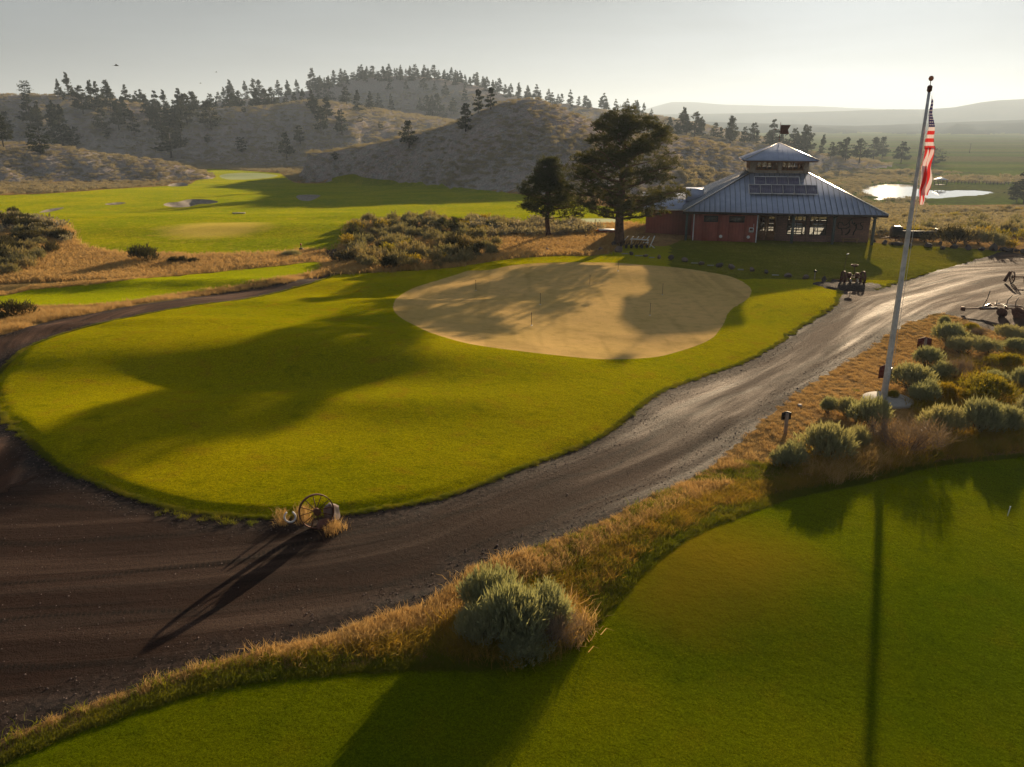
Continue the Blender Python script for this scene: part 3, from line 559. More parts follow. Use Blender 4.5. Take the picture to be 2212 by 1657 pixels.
M['pine'] = leafmat('pine_needles', (.045, .062, .025), (.03, .045, .018), (.055, .065, .028), .3, 1.2, (2.4, 1.7, .5))
M['conifer'] = leafmat('conifer_needles', (.030, .046, .028), (.020, .034, .020), (.044, .054, .032), .22, .15, (1.6, 1.3, .6))
M['bark'] = simple('pine_bark', (.16, .085, .06), .95, bump=.8, bs=.04, nsc=5, var=.3)
M['bark_far'] = simple('dark_bark', (.06, .045, .04), .95)
M['drygrass'] = leafmat('dry_grass_blades', (.56, .40, .18), (.48, .33, .14), (.52, .33, .13), .4, 1.5, (1.1, 1., .8))
M['greengrass'] = leafmat('rough_grass_blades', (.14, .17, .015), (.22, .20, .03), (.10, .13, .012), .45, 1., (1.3, 1.2, .4))
M['mixgrass'] = leafmat('verge_grass_blades', (.34, .25, .05), (.22, .21, .025), (.42, .27, .08), .45, 1.2, (1.25, 1.05, .5))

def sage_mesh(name, ns, nb, m, dead=False, spiky=1., stems=14, wid=1., sl=(.12, .25)):
    """a dome one metre across; sprigs stand up and outwards"""
    nl = 5; lc = np.column_stack([rng.normal(0, .17, nl), rng.normal(0, .17, nl), rng.uniform(.12, .3, nl)]); lr = rng.uniform(.22, .36, nl)
    k = rng.integers(0, nl, ns); u = unit(ns, -.15); sh = np.clip(rng.uniform(.35, 1.05, ns), 0, 1) ** .5
    P = lc[k] + u * lr[k][:, None] * sh[:, None]; P[:, 2] = np.abs(P[:, 2])
    D0 = u * .55 + np.array([0, 0, .95 * spiky]) + rng.normal(0, .16, (ns, 3)); D0[:, 2] = np.abs(D0[:, 2]) + .15; D0 /= np.linalg.norm(D0, axis=1, keepdims=True)
    SL = rng.uniform(*sl, ns) * spiky; f = np.tile(np.linspace(0, .8, nb), ns)
    PB = np.repeat(P, nb, 0) + np.repeat(D0 * SL[:, None], nb, 0) * f[:, None]; DB = np.repeat(D0, nb, 0) + rng.normal(0, .33 if not dead else .55, (ns * nb, 3))
    V, F = blades(PB, DB, np.repeat(SL, nb) * rng.uniform(.5, .95, ns * nb), (.020 if not dead else .008) * wid * rng.uniform(.7, 1.3, ns * nb))
    mb = MB()
    for i in range(stems):
        a = rng.uniform(0, 6.28); q = P[rng.integers(ns)] * .9; mb.tube([(0, 0, -.04), (q[0] * .4, q[1] * .4, q[2] * .35), tuple(q)], [.018, .012, .004], 4, mi=1)
    VV = np.concatenate([V, np.array(mb.v).reshape(-1, 3)]) if stems else V; FF = [tuple(x) for x in F] + [tuple(i + len(V) for i in f_) for f_ in mb.f]
    me = npmesh(name, VV, FF, False, [0] * len(F) + [1] * len(mb.f)); me.materials.append(m); me.materials.append(M['stem']); return me
SG_N = [sage_mesh('sagebrush', 1150, 6, M['sage'], wid=.72, sl=(.07, .17)) for _ in range(4)]
SG_M = [sage_mesh('sagebrush', 190, 4, M['sage_mid'], wid=1.7, stems=6) for _ in range(4)]
SG_F = [sage_mesh('sagebrush', 60, 2, M['sage_far'], wid=4.5, stems=0) for _ in range(3)]
RB_N = [sage_mesh('rabbitbrush', 1000, 6, M['rabbit'], wid=.6, sl=(.07, .15)) for _ in range(2)]
RB_M = [sage_mesh('rabbitbrush', 190, 4, M['rabbit'], wid=1.7, stems=5) for _ in range(2)]
DB_N = [sage_mesh('dead_shrub', 420, 7, M['deadbush'], True) for _ in range(2)]
DK_M = [sage_mesh('dark_shrub', 300, 5, M['darkbush'], wid=1.3) for _ in range(2)]
TOP = []
def bush(meshes, name, p, w, h, label, cat='bush', group=None, i=None):
    o = link(name, meshes[rng.integers(len(meshes)) if i is None else i], None, loc=(p[0], p[1], p[2] - .03)); o.rotation_euler = (0, 0, rng.uniform(0, 6.28)); o.scale = (w, w * rng.uniform(.85, 1.1), h * 1.55); tag(o, label, cat, group); return o
def bushU(meshes, name, ux, uy, wU, hU, label, cat='bush', group=None):
    p = g1(ux, uy - .10 * wU); s = scale_at(p); return bush(meshes, name, p, wU * s * 1.12, hU * s * 1.0, label, cat, group)

def tuft_mesh(name, n, L, spread, w, lean, m):
    P = np.column_stack([rng.normal(0, spread, n), rng.normal(0, spread, n), np.zeros(n) - .02]); D = np.column_stack([rng.normal(0, lean, n), rng.normal(0, lean, n), np.ones(n)]); ll = L * rng.uniform(.45, 1.1, n)
    b = np.column_stack([rng.normal(0, .25, n), rng.normal(0, .25, n), -rng.uniform(.0, .35, n)]) * ll[:, None]
    V, F = blades(P, D, ll, w, b, True); me = npmesh(name, V, F); me.materials.append(m); return me
def scatter(name, proto, P, rz, S, tilt=None):
    """many copies of a mesh as ONE object that nobody could count"""
    P = np.asarray(P, np.float32)
    if len(P) == 0: return
    me = bpy.data.meshes.new(name); me.vertices.add(len(P)); me.vertices.foreach_set('co', P.ravel())
    a = me.attributes.new('rot', 'FLOAT_VECTOR', 'POINT'); rv_ = np.zeros((len(P), 3), np.float32); rv_[:, 2] = rz
    if tilt is not None: rv_[:, :2] = tilt
    a.data.foreach_set('vector', rv_.ravel())
    a = me.attributes.new('scl', 'FLOAT_VECTOR', 'POINT'); a.data.foreach_set('vector', np.asarray(S, np.float32).ravel())
    o = link(name, me, kind='stuff'); ng = bpy.data.node_groups.new(name, 'GeometryNodeTree')
    ng.interface.new_socket('Geometry', in_out='INPUT', socket_type='NodeSocketGeometry'); ng.interface.new_socket('Geometry', in_out='OUTPUT', socket_type='NodeSocketGeometry')
    N = ng.nodes; gi = N.new('NodeGroupInput'); go = N.new('NodeGroupOutput'); ip = N.new('GeometryNodeInstanceOnPoints'); oi = N.new('GeometryNodeObjectInfo'); oi.transform_space = 'ORIGINAL'; oi.inputs['Object'].default_value = proto
    if 'As Instance' in oi.inputs: oi.inputs['As Instance'].default_value = False
    ar = N.new('GeometryNodeInputNamedAttribute'); ar.data_type = 'FLOAT_VECTOR'; ar.inputs['Name'].default_value = 'rot'; as_ = N.new('GeometryNodeInputNamedAttribute'); as_.data_type = 'FLOAT_VECTOR'; as_.inputs['Name'].default_value = 'scl'
    L = ng.links; L.new(gi.outputs[0], ip.inputs['Points']); L.new(oi.outputs['Geometry'], ip.inputs['Instance']); L.new(ar.outputs[0], ip.inputs['Rotation']); L.new(as_.outputs[0], ip.inputs['Scale']); L.new(ip.outputs[0], go.inputs[0])
    md = o.modifiers.new('scatter', 'NODES'); md.node_group = ng; return o
def zone_of(x, y):
    z = np.full(len(x), -1)
    for i, k in reversed(list(enumerate(ORDER))):
        for p in polys[k]: z[inside(x, y, p)] = i
    return z
def grow(n, x0, x1, y0, y1, fx=True, dens=None):
    t = rng.uniform(x0, x1, n); y = rng.uniform(y0 ** 2, y1 ** 2, n) ** .5; return t * y, y
def inU(x, y, z, poly):                                           # points seen inside a traced outline
    return inside(*toU(x, y, z), np.array(poly, float))
def toU(x, y, z):
    d = y * _c + (CH - z) * _s; v = y * _s - (CH - z) * _c; return CX + x / d * FU, CY - v / d * FU

# ---------------------------------------------------------------- clubhouse
M['metal_roof'] = None
def f(T):
    oc = T.nt.nodes.new('ShaderNodeTexCoord').outputs['Object']
    T.color(T.mix(T.rr(T.noise(1.2, 4, .6, vec=oc), .35, .65), (.33, .39, .56), (.40, .46, .63))); T.b.inputs['Metallic'].default_value = .35; T.roughn(T.rr(T.noise(2, 3, vec=oc), .3, .7, .38, .55))
M['metal_roof'] = mat('standing_seam_metal', f, .45, .5)
def f(T):
    oc = T.nt.nodes.new('ShaderNodeTexCoord').outputs['Object']; w = T.nt.nodes.new('ShaderNodeTexBrick'); w.inputs['Scale'].default_value = 1; w.inputs['Brick Width'].default_value = .42; w.inputs['Row Height'].default_value = .16; w.inputs['Mortar Size'].default_value = .012
    for k, c in (('Color1', (.33, .17, .13)), ('Color2', (.25, .135, .11)), ('Mortar', (.14, .10, .085))): w.inputs[k].default_value = (*c, 1)
    mp = T.nt.nodes.new('ShaderNodeMapping'); mp.inputs['Rotation'].default_value = (R(90), 0, 0); T.nt.links.new(oc, mp.inputs[0]); T.nt.links.new(mp.outputs[0], w.inputs['Vector'])
    T.color(T.mix(T.rr(T.noise(3, 3, vec=oc), .4, .6, 0, .5), w.outputs[0], (.20, .12, .10))); T.normal(T.bump(w.outputs[1], -.4, .01))
M['brick'] = mat('brown_brick', f, .9, .2)
def f(T):
    oc = T.nt.nodes.new('ShaderNodeTexCoord').outputs['Object']; x = T.math('FRACT', T.math('MULTIPLY', T.sepx(oc)[0], 3.3)); g = T.rr(x, .0, .08)
    T.color(T.mix(g, (.10, .02, .02), T.mix(T.rr(T.noise(2, 4, .6, vec=oc), .35, .65), (.34, .095, .07), (.27, .08, .065)))); T.normal(T.bump(g, .5, .02))
M['red_wall'] = mat('red_boards', f, .85, .2)
M['wood'] = simple('stained_wood', (.30, .14, .06), .6, var=.2)
M['lightwood'] = simple('pale_wood', (.42, .22, .09), .6)
M['tan'] = simple('tan_trim', (.36, .30, .24), .8)
M['darktrim'] = simple('dark_trim', (.045, .03, .03), .6)
M['post'] = simple('grey_green_post', (.075, .095, .095), .7)
M['white'] = simple('white_paint', (.78, .78, .80), .5, var=.04)
M['concrete'] = simple('concrete', (.36, .34, .33), .85, var=.1)
M['rust'] = simple('rusty_iron', (.14, .05, .03), .75, .3, var=.25, nsc=12, bump=.4, bs=.004)
M['blackiron'] = simple('black_iron', (.02, .018, .018), .5, .5)
M['galv'] = simple('bright_worn_steel', (.55, .52, .50), .3, .9)
M['rock'] = simple('field_stone', (.22, .15, .13), .9, nsc=3, var=.25, bump=.8, bs=.03, var2=(.12, .10, .10))
M['darkrock'] = simple('dark_stone', (.085, .065, .065), .9, nsc=3, bump=.8, bs=.03)
M['interior'] = simple('dark_interior', (.10, .06, .04), .8)
M['signbrown'] = simple('dark_red_board', (.13, .018, .012), .7)
M['redpaint'] = simple('faded_red_paint', (.36, .06, .03), .6)
M['palepost'] = simple('weathered_post', (.36, .27, .22), .85)
M['flagred'] = None
def f(T):
    nt = T.nt; nt.nodes.remove(T.b); t = nt.nodes.new('ShaderNodeBsdfTransparent'); g = nt.nodes.new('ShaderNodeBsdfGlossy'); g.inputs['Roughness'].default_value = .03; ms = nt.nodes.new('ShaderNodeMixShader'); ms.inputs[0].default_value = .14
    t.inputs[0].default_value = (.85, .87, .88, 1); nt.links.new(t.outputs[0], ms.inputs[1]); nt.links.new(g.outputs[0], ms.inputs[2]); nt.links.new(ms.outputs[0], T.out.inputs[0])
M['glass'] = mat('window_glass', f)
def f(T):
    oc = T.nt.nodes.new('ShaderNodeTexCoord').outputs['Object']; s = T.sepx(oc)
    gx = T.rr(T.math('FRACT', T.math('MULTIPLY', s[0], 6.)), .0, .10); gz = T.rr(T.math('FRACT', T.math('MULTIPLY', s[1], 6.)), .0, .10); T.color(T.mix(T.math('MULTIPLY', gx, gz), (.35, .35, .42), (.07, .065, .14)))
M['pv'] = mat('solar_cells', f, .18, .6)

CA = R(-11.0); O = Vector((16.0, 76.8, 0.0)); W_ = 17.9
def L2W(u, v, z=0.): return (O.x + u * math.cos(CA) - v * math.sin(CA), O.y + u * math.sin(CA) + v * math.cos(CA), O.z + z)
house = thing('clubhouse', 'single-storey clubhouse with metal hip roof, glazed cupola, red and brick walls', 'building', O, CA)
EZ, TZ, c0, hw = 2.76, 5.95, W_ / 2, 2.65
# roof: four slopes with ribs
r = MB(); E = [(0, 0), (W_, 0), (W_, W_), (0, W_)]; Tp = [(c0 - hw, c0 - hw), (c0 + hw, c0 - hw), (c0 + hw, c0 + hw), (c0 - hw, c0 + hw)]
for i in range(4):
    j = (i + 1) % 4; a, b, c, d = (*E[i], EZ), (*E[j], EZ), (*Tp[j], TZ), (*Tp[i], TZ); r.slab([a, b, c, d], .10)
    A, B, C, D = map(Vector, (a, b, c, d)); L = (B - A).length; n = int(L / .46); dirn = (B - A).normalized(); up = ((C + D) / 2 - (A + B) / 2); nn = (B - A).cross(C - A).normalized()
    for k in range(1, n):
        s = k / n * L; f_ = min(1., min(s, L - s) / ((L - 2 * hw) / 2)); p = A + dirn * s + nn * .10; r.bar(p, p + up * f_ * .995, .05, .06, mi=1)
r.build('roof', [M['metal_roof'], simple('roof_seam', (.20, .25, .33), .5, .3)], house)
for i in range(4):
    r = MB(); r.bar((*E[i], EZ + .13), (*Tp[i], TZ + .15), .16, .07); r.build('ridge_cap', M['galv'], house)
r = MB(); 
for i in range(4):
    j = (i + 1) % 4; A = Vector((*E[i], EZ - .04)); B = Vector((*E[j], EZ - .04)); r.bar(A, B, .06, .20)
r.build('fascia', M['darktrim'], house)
r = MB(); r.span((.4, .4, EZ - .10), (W_ - .4, W_ - .4, EZ - .05)); r.build('soffit', M['interior'], house)
def wall(mb, p0, p1, z0, z1, th, op=()):                         # straight wall with openings [(s0, s1, z0, z1)]
    p0 = Vector((*p0, 0)); p1 = Vector((*p1, 0)); L = (p1 - p0).length; d = (p1 - p0) / L; a = math.atan2(d.y, d.x)
    def seg(s0, s1, za, zb):
        if s1 - s0 < .01 or zb - za < .01: return
        c = p0 + d * (s0 + s1) / 2; mb.box((c.x, c.y, (za + zb) / 2), (s1 - s0, th, zb - za), a)
    s = 0
    for s0, s1, za, zb in sorted(op):
        seg(s, s0, z0, z1); seg(s0, s1, z0, za); seg(s0, s1, zb, z1); s = s1
    seg(s, L, z0, z1)
wz = EZ - .10
mb = MB(); wall(mb, (.9, .5), (6.7, .5), -1.3, wz, .24, [(1.0, 2.3, 1.85, 2.45), (3.3, 4.7, 1.85, 2.45)]); wall(mb, (6.58, .62), (6.58, 2.18), -1.0, wz, .24); wall(mb, (1.02, .62), (1.02, 16.9), -1.3, wz, .24)
mb.build('red_wall', M['red_wall'], house)
mb = MB(); wall(mb, (6.7, 2.3), (16.96, 2.3), -1.0, wz, .26, [(.25, 1.95, 0.0, 2.42), (2.95, 4.65, .62, 2.42), (4.95, 6.5, .62, 2.42)])
wall(mb, (16.83, 2.43), (16.83, 17), -1.0, wz, .26, [(3, 6, .9, 2.3), (8, 12, .5, 2.3)]); wall(mb, (.9, 17), (16.7, 17), -1.0, wz, .26, [(8.6, 11.0, .4, 2.4), (11.4, 14.9, .35, 2.45)])
mb.build('brick_wall', M['brick'], house)
mb = MB(); mb.span((1.15, .65, -.15), (16.7, 16.85, -.05)); mb.build('floor', M['interior'], house)
mb = MB(); mb.span((6.72, -.15, -.9), (17.3, 2.16, .015)); mb.build('porch_slab', M['concrete'], house)
def window(u0, u1, v, z0, z1, nx, nz=1, bars=0):
    fr = MB(); t = .07
    for a, b in (((u0, z0), (u1, z0 + t)), ((u0, z1 - t), (u1, z1)), ((u0, z0 + t), (u0 + t, z1 - t)), ((u1 - t, z0 + t), (u1, z1 - t))): fr.span((a[0], v - .07, a[1]), (b[0], v + .07, b[1]))
    for i in range(1, nx): x = u0 + (u1 - u0) * i / nx; fr.span((x - .03, v - .06, z0 + t), (x + .03, v + .06, z1 - t))
    for i in range(1, nz): z = z0 + (z1 - z0) * i / nz; fr.span((u0 + t, v - .05, z - .025), (u1 - t, v + .05, z + .025))
    w = fr.build('window', M['darktrim'], house); g = MB(); g.span((u0 + .03, v - .008, z0 + .03), (u1 - .03, v + .008, z1 - .03)); g.build('pane', M['glass'], w); return w
window(9.66, 11.34, 2.3, .63, 2.41, 2); window(11.66, 13.19, 2.3, .63, 2.41, 2); window(9.51, 11.89, 17, .41, 2.39, 3); window(12.31, 15.79, 17, .36, 2.44, 4)
window(1.91, 3.19, .5, 1.86, 2.44, 2); window(4.21, 5.59, .5, 1.86, 2.44, 2)
for u0 in (6.98, 7.81):
    d = MB(); u1 = u0 + .80; d.span((u0, 2.24, .01), (u1, 2.32, .95)); d.span((u0, 2.24, .95), (u0 + .16, 2.32, 2.40)); d.span((u1 - .16, 2.24, .95), (u1, 2.32, 2.40)); d.span((u0 + .16, 2.24, 2.24), (u1 - .16, 2.32, 2.40))
    for k in range(1, 5): z = .95 + k * .26; d.span((u0 + .16, 2.26, z - .012), (u1 - .16, 2.30, z + .012))
    d.span(((u0 + u1) / 2 - .012, 2.265, .95), ((u0 + u1) / 2 + .012, 2.295, 2.24)); dd = d.build('door', M['wood'], house); g = MB(); g.span((u0 + .15, 2.275, .94), (u1 - .15, 2.285, 2.25)); g.build('pane', M['glass'], dd)
    h = MB(); hx = u1 - .07 if u0 < 7.5 else u0 + .07; h.tube([(hx, 2.20, .95), (hx, 2.20, 1.15)], .015, 6); h.build('handle', M['galv'], dd)
for u in (9.92, 13.49, 16.9, .35):
    p = MB(); p.span((u - .11, .24, -.9 if u > 1 else -1.3), (u + .11, .46, EZ - .1)); p.span((u - .16, .19, EZ - .28), (u + .16, .51, EZ - .12)) ; p.build('porch_post', M['post'], house)
for u, v in ((1.0, .3), (6.75, .35)):
    d = MB(); d.tube([(u, v, wz), (u, v, -.35), (u + .12, v - .35, -.52)], .05, 6); d.build('downspout', M['white'], house)
for u in (3.55, 6.05):
    d = MB(); d.lathe((u, .35, .55), [(.13, -.03), (.15, 0), (.15, .03)], 16, 'Y'); d.build('wall_plate', M['white'], house)  # round white vent plates on the red wall, no lamps
# wing on the far left of the building
mb = MB(); mb.span((-3.6, 5.0, -1.4), (.88, 5.24, 2.55)); mb.span((-3.6, 5.24, -1.4), (-3.36, 13., 2.55)); mb.span((-3.36, 12.8, -1.4), (.88, 13., 2.55)); mb.build('wing_wall', M['red_wall'], house)
mb = MB(); mb.slab([(-4.1, 4.5, 2.5), (1.9, 4.5, 2.5), (3.6, 9, 3.75), (-4.1, 9, 3.75)], .09); mb.slab([(-4.1, 9, 3.75), (3.6, 9, 3.75), (1.9, 13.5, 2.5), (-4.1, 13.5, 2.5)], .09); mb.build('wing_roof', M['metal_roof'], house)
mb = MB(); mb.bar((-4.1, 4.48, 2.5), (1.9, 4.48, 2.5), .05, .12); mb.bar((-4.12, 4.5, 2.5), (-4.12, 9, 3.75), .05, .12); mb.build('wing_fascia', M['white'], house)
d = MB(); d.span((.2, 6.2, 3.2), (1.9, 9.3, 4.35)); d.build('roof_dormer', M['metal_roof'], house)
d = MB(); d.span((1.905, 6.15, 3.2), (1.96, 9.35, 4.4)); d.build('dormer_side', M['white'], house)
# cupola
q0, q1 = c0 - hw, c0 + hw; cb, ct = 5.55, 7.22
mb = MB()
for (a, b) in (((q0, q0), (q1, q0)), ((q1, q1), (q0, q1))): wall(mb, a, b, cb, ct, .16, [(.45, 2.45, 6.32, 7.08), (2.85, 4.85, 6.32, 7.08)])
for (a, b) in (((q1, q0 + .08), (q1, q1 - .08)), ((q0, q1 - .08), (q0, q0 + .08))): wall(mb, a, b, cb, ct, .16, [(.4, 2.3, 6.32, 7.08), (2.8, 4.7, 6.32, 7.08)])
cup = mb.build('cupola', M['tan'], house)
def cwin(a, b, hor):
    fr = MB(); g = MB()
    for s in range(2):
        x0 = a[0] + (.45 if s == 0 else 2.85) * hor[0]; y0 = a[1] + (.45 if s == 0 else 2.85) * hor[1]
        def P(t, z): return (x0 + t * hor[0], y0 + t * hor[1], z)
        fr = MB()
        for t0, t1, z0, z1 in ((0, 2, 6.30, 6.37), (0, 2, 7.03, 7.10), (0, .06, 6.37, 7.03), (1.94, 2, 6.37, 7.03), (.47, .55, 6.37, 7.03), (.98, 1.06, 6.37, 7.03), (1.48, 1.56, 6.37, 7.03)):
            A = P(t0, z0); B = P(t1, z1); w = .10 if hor[1] == 0 else 0; fr.span((min(A[0], B[0]) - (.1 if hor[1] else 0), min(A[1], B[1]) - (.1 if hor[0] else 0), z0), (max(A[0], B[0]) + (.1 if hor[1] else 0), max(A[1], B[1]) + (.1 if hor[0] else 0), z1))
        f2 = fr.build('cupola_window', M['wood'], cup); g = MB(); A = P(.02, 6.33); B = P(1.98, 7.07); e = .008
        g.span((min(A[0], B[0]) - (e if hor[1] else 0), min(A[1], B[1]) - (e if hor[0] else 0), 6.33), (max(A[0], B[0]) + (e if hor[1] else 0), max(A[1], B[1]) + (e if hor[0] else 0), 7.07)); g.build('glass_pane', M['glass'], cup)
cwin((q0, q0), None, (1, 0)); cwin((q0, q1), None, (1, 0)); cwin((q0, q0), None, (0, 1)); cwin((q1, q0), None, (0, 1))
r = MB(); h2 = 3.45; ap = Vector((c0, c0, 8.75)); E2 = [(c0 - h2, c0 - h2), (c0 + h2, c0 - h2), (c0 + h2, c0 + h2), (c0 - h2, c0 + h2)]
for i in range(4):
    A = Vector((*E2[i], 7.20)); B = Vector((*E2[(i + 1) % 4], 7.20)); r.slab([A, B, ap], .07); nn = (B - A).cross(ap - A).normalized(); Ln = (B - A).length; up = ap - (A + B) / 2
    for k in range(1, 15):
        s = k / 15 * Ln; f_ = min(s, Ln - s) / (Ln / 2); p = A + (B - A) / Ln * s + nn * .07; r.bar(p, p + up * f_ * .98, .03, .045)
cr = r.build('cupola_roof', M['metal_roof'], house); r = MB()
for i in range(4): r.bar((*E2[i], 7.29), tuple(ap + Vector((0, 0, .08))), .10, .05)
r.build('cupola_ridge_cap', M['galv'], cr)
r = MB(); r.span((c0 - 3.42, c0 - 3.42, 7.10), (c0 + 3.42, c0 + 3.42, 7.16)); r.build('cupola_soffit', M['wood'], house)
# things inside, seen through the glass
for k, (u, v, w, h) in enumerate([(10.0, 6, 1.6, 1.1), (13.0, 7.5, 1.8, 1.5), (8.2, 9, 1.2, 1.7), (14.8, 5, .8, 1.4)]):
    s = MB(); s.span((u, v, -.05), (u + w, v + .5, .02))
    for z in np.linspace(.35, h, 4): s.span((u, v, z), (u + w, v + .5, z + .05))
    s.span((u - .05, v, -.05), (u, v + .5, h + .05)); s.span((u + w, v, -.05), (u + w + .05, v + .5, h + .05)); o = s.build('display_shelf', M['interior']); o.matrix_world = Matrix.Translation(O) @ Matrix.Rotation(CA, 4, 'Z')
    tag(o, ['dark display shelf behind the first big window', 'tall dark shelf deep behind the second big window', 'dark shelf seen through the wooden double doors', 'narrow dark shelf by the far brick wall inside'][k], 'shelf')
def placeH(o): o.matrix_world = Matrix.Translation(O) @ Matrix.Rotation(CA, 4, 'Z'); return o
# solar panels on a rail frame over the front slope
sp = thing('solar_array', 'two rows of blue solar panels mounted on the front roof slope', 'solar panels', O, CA)
sl_ = (TZ - EZ) / (c0 - hw); sa = math.atan(sl_) + R(5)
def pvp(u, s):                                                    # s = distance up the slope from the eave
    v = s * math.cos(math.atan(sl_)); z = EZ + s * math.sin(math.atan(sl_)); n = Vector((0, -math.sin(math.atan(sl_)), math.cos(math.atan(sl_)))); return Vector((u, v, z)) + n * .38
pw, ph = 1.03, 1.42
def pvpanel(uc, s0):
    a = pvp(uc, s0 + ph / 2); o = MB(); o.box((0, 0, 0), (pw - .03, ph - .03, .035)); p = o.build('solar_panel', M['pv'], sp); p.location = a; p.rotation_euler = (sa, 0, 0)
    fr = MB(); t = .06
    for x in (-1, 1): fr.span((x * (pw / 2) - t / 2, -ph / 2, -.03), (x * (pw / 2) + t / 2, ph / 2, .035))
    for y in (-1, 1): fr.span((-pw / 2 + t / 2, y * (ph / 2 - .02) - t / 2, -.03), (pw / 2 - t / 2, y * (ph / 2 - .02) + t / 2, .035))
    fr.build('frame', M['white'], p)
uc0 = c0 + .1
for k in range(6): pvpanel(uc0 + (k - 2.5) * pw, 2.9)
for k in range(4): pvpanel(uc0 + (k - 1.95) * pw, 2.9 + ph + .03)
rl = MB()
for s in (3.1, 4.1, 5.3): a = pvp(uc0 - (3.0 if s < 4.3 else 2.0), s); b = pvp(uc0 + (3.0 if s < 4.3 else 2.0), s); rl.bar(a + Vector((0, .03, -.08)), b + Vector((0, .03, -.08)), .05)
for k in range(-3, 4, 2): a = pvp(uc0 + k * .95, 3.1); rl.bar(a + Vector((0, .1, -.45)), a, .05)
rl.build('mounting_rail', M['galv'], sp)
# weather vane on the cupola tip
tip = L2W(c0, c0, 8.78); wv = thing('weather_vane', 'rust-red swallowtail flag weather vane on the cupola tip', 'weather vane', tip, R(-6))
mb = MB(); mb.tube([(0, 0, -.05), (0, 0, 1.95)], .025, 6); mb.lathe((0, 0, .28), [(.02, -.09), (.09, 0), (.02, .09)], 10); mb.lathe((0, 0, .72), [(.01, -.05), (.05, 0), (.01, .05)], 8); mb.build('rod', M['rust'], wv)
mb = MB(); pl = [(.04, .85), (.90, .85), (.76, 1.25), (.98, 1.7), (.04, 1.7)]; V = [(x, -.012, z) for x, z in pl] + [(x, .012, z) for x, z in pl]; n = 5; mb.add(V, [tuple(range(n)), tuple(range(2 * n - 1, n - 1, -1))] + [(i, n + i, n + (i + 1) % n, (i + 1) % n) for i in range(n)]); mb.build('flag_plate', M['rust'], wv)
mb = MB(); mb.tube([(0, 0, 1.3), (-.38, 0, 1.3)], .016, 5); mb.lathe((-.38, 0, 1.3), [(.08, 0), (.005, -.2)], 6, 'X'); mb.build('arrow', M['rust'], wv); mb = MB(); mb.tube([(-.3, 0, .5), (.3, 0, .5)], .012, 5); mb.tube([(0, -.3, .5), (0, .3, .5)], .012, 5); mb.build('direction_cross', M['rust'], wv)
# wall emblem, notice, bench
eb = MB(); vv = 2.10
def EP(u, z): return (14.15 + u, vv, z)
def curve(pts, r_): eb.tube([EP(*p) for p in smooth_poly(pts, 4, False)], r_, 6)
curve([(.45, .75), (.42, 1.1), (.30, 1.35), (.10, 1.32), (.02, 1.5), (.02, 1.85)], .035); curve([(.10, 1.32), (.75, 1.33)], .03); curve([(.02, 1.85), (.3, 1.9), (.5, 1.65), (.75, 1.7), (.95, 1.95)], .035); curve([(.75, 1.33), (1.05, 1.55), (.95, 1.95), (1.15, 2.25)], .04)
curve([(1.10, 1.3), (1.05, 1.05), (.9, .85), (.72, .78)], .05); curve([(1.15, 2.25), (1.25, 1.9), (1.35, 1.75), (1.45, 1.9), (1.5, 1.6)], .04); curve([(1.42, .75), (1.48, 1.05), (1.62, 1.3), (1.6, 1.75)], .05); curve([(1.62, 1.32), (2.05, 1.28), (2.2, 1.42), (2.1, 1.6), (1.95, 1.7), (2.0, 1.9), (2.25, 1.95)], .035); curve([(1.6, 1.75), (1.85, 1.8)], .035)
tag(placeH(eb.build('wall_emblem', M['blackiron'])), 'large curled black iron emblem fixed to the brick porch wall', 'emblem')
mb = MB(); mb.span((6.05, .30, 1.0), (6.47, .37, 1.43), 0); mb.span((6.12, .27, 1.18), (6.40, .305, 1.38), 1); mb.span((6.21, .25, 1.23), (6.31, .275, 1.33), 2); mb.span((6.43, .33, 1.5), (6.46, .36, 1.78), 0)
tag(placeH(mb.build('notice_box', [M['white'], M['darktrim'], M['redpaint']])), 'white notice box on the red wall beside the doors', 'sign')
bn = thing('porch_bench', 'pale wooden bench against the brick wall under the emblem', 'bench', L2W(15.3, 1.75, .02), CA)
mb = MB(); mb.span((-.75, -.18, .40), (.75, .18, .45)); mb.build('seat', M['lightwood'], bn)
for x in (-.6, .6): mb = MB(); mb.span((x - .04, -.15, 0), (x + .04, -.07, .40)); mb.span((x - .04, .07, 0), (x + .04, .15, .40)); mb.build('leg', M['lightwood'], bn)
mb = MB(); mb.span((-.56, -.03, .22), (.56, .03, .27)); mb.build('stretcher', M['lightwood'], bn)

# ---------------------------------------------------------------- flagpole and flag
fb = g1(1908, 866); fp = thing('flagpole', 'tall tapered grey flagpole standing on a round concrete pad', 'flagpole', fb)
mb = MB(); hgt = 11.72 - fb.z; mb.tube([(0, 0, hgt * k / 10) for k in range(11)], [.125 - .075 * (k / 10) ** 1.1 for k in range(11)], 20, cap=True); mb.build('pole', simple('grey_pole_paint', (.62, .64, .68), .4, .1), fp, smooth=True)
mb = MB(); mb.lathe((0, 0, hgt), [(.03, -.01), (.085, .06), (.085, .20), (.05, .24), (.012, .25), (.012, .40)], 14); mb.build('truck', M['rust'], fp)
mb = MB(); mb.lathe((0, 0, hgt + .47), [(.02, -.09), (.065, -.065), (.09, 0), (.065, .065), (.02, .09)], 16); mb.build('ball', simple('orange_ball', (.45, .16, .07), .35, .5), fp, smooth=True)
mb = MB(); mb.tube([(.10, -.05, hgt - .1), (.14, -.08, hgt * .6), (.14, -.10, 1.3)], .008, 4); mb.build('halyard', M['white'], fp)
mb = MB(); mb.lathe((0, 0, 0), [(.22, -.02), (.22, .05), (.15, .09), (.14, .12)], 20); mb.build('collar', M['concrete'], fp); mb = MB(); mb.box((.13, -.02, 1.3), (.05, .05, .16)); mb.build('cleat', M['galv'], fp)
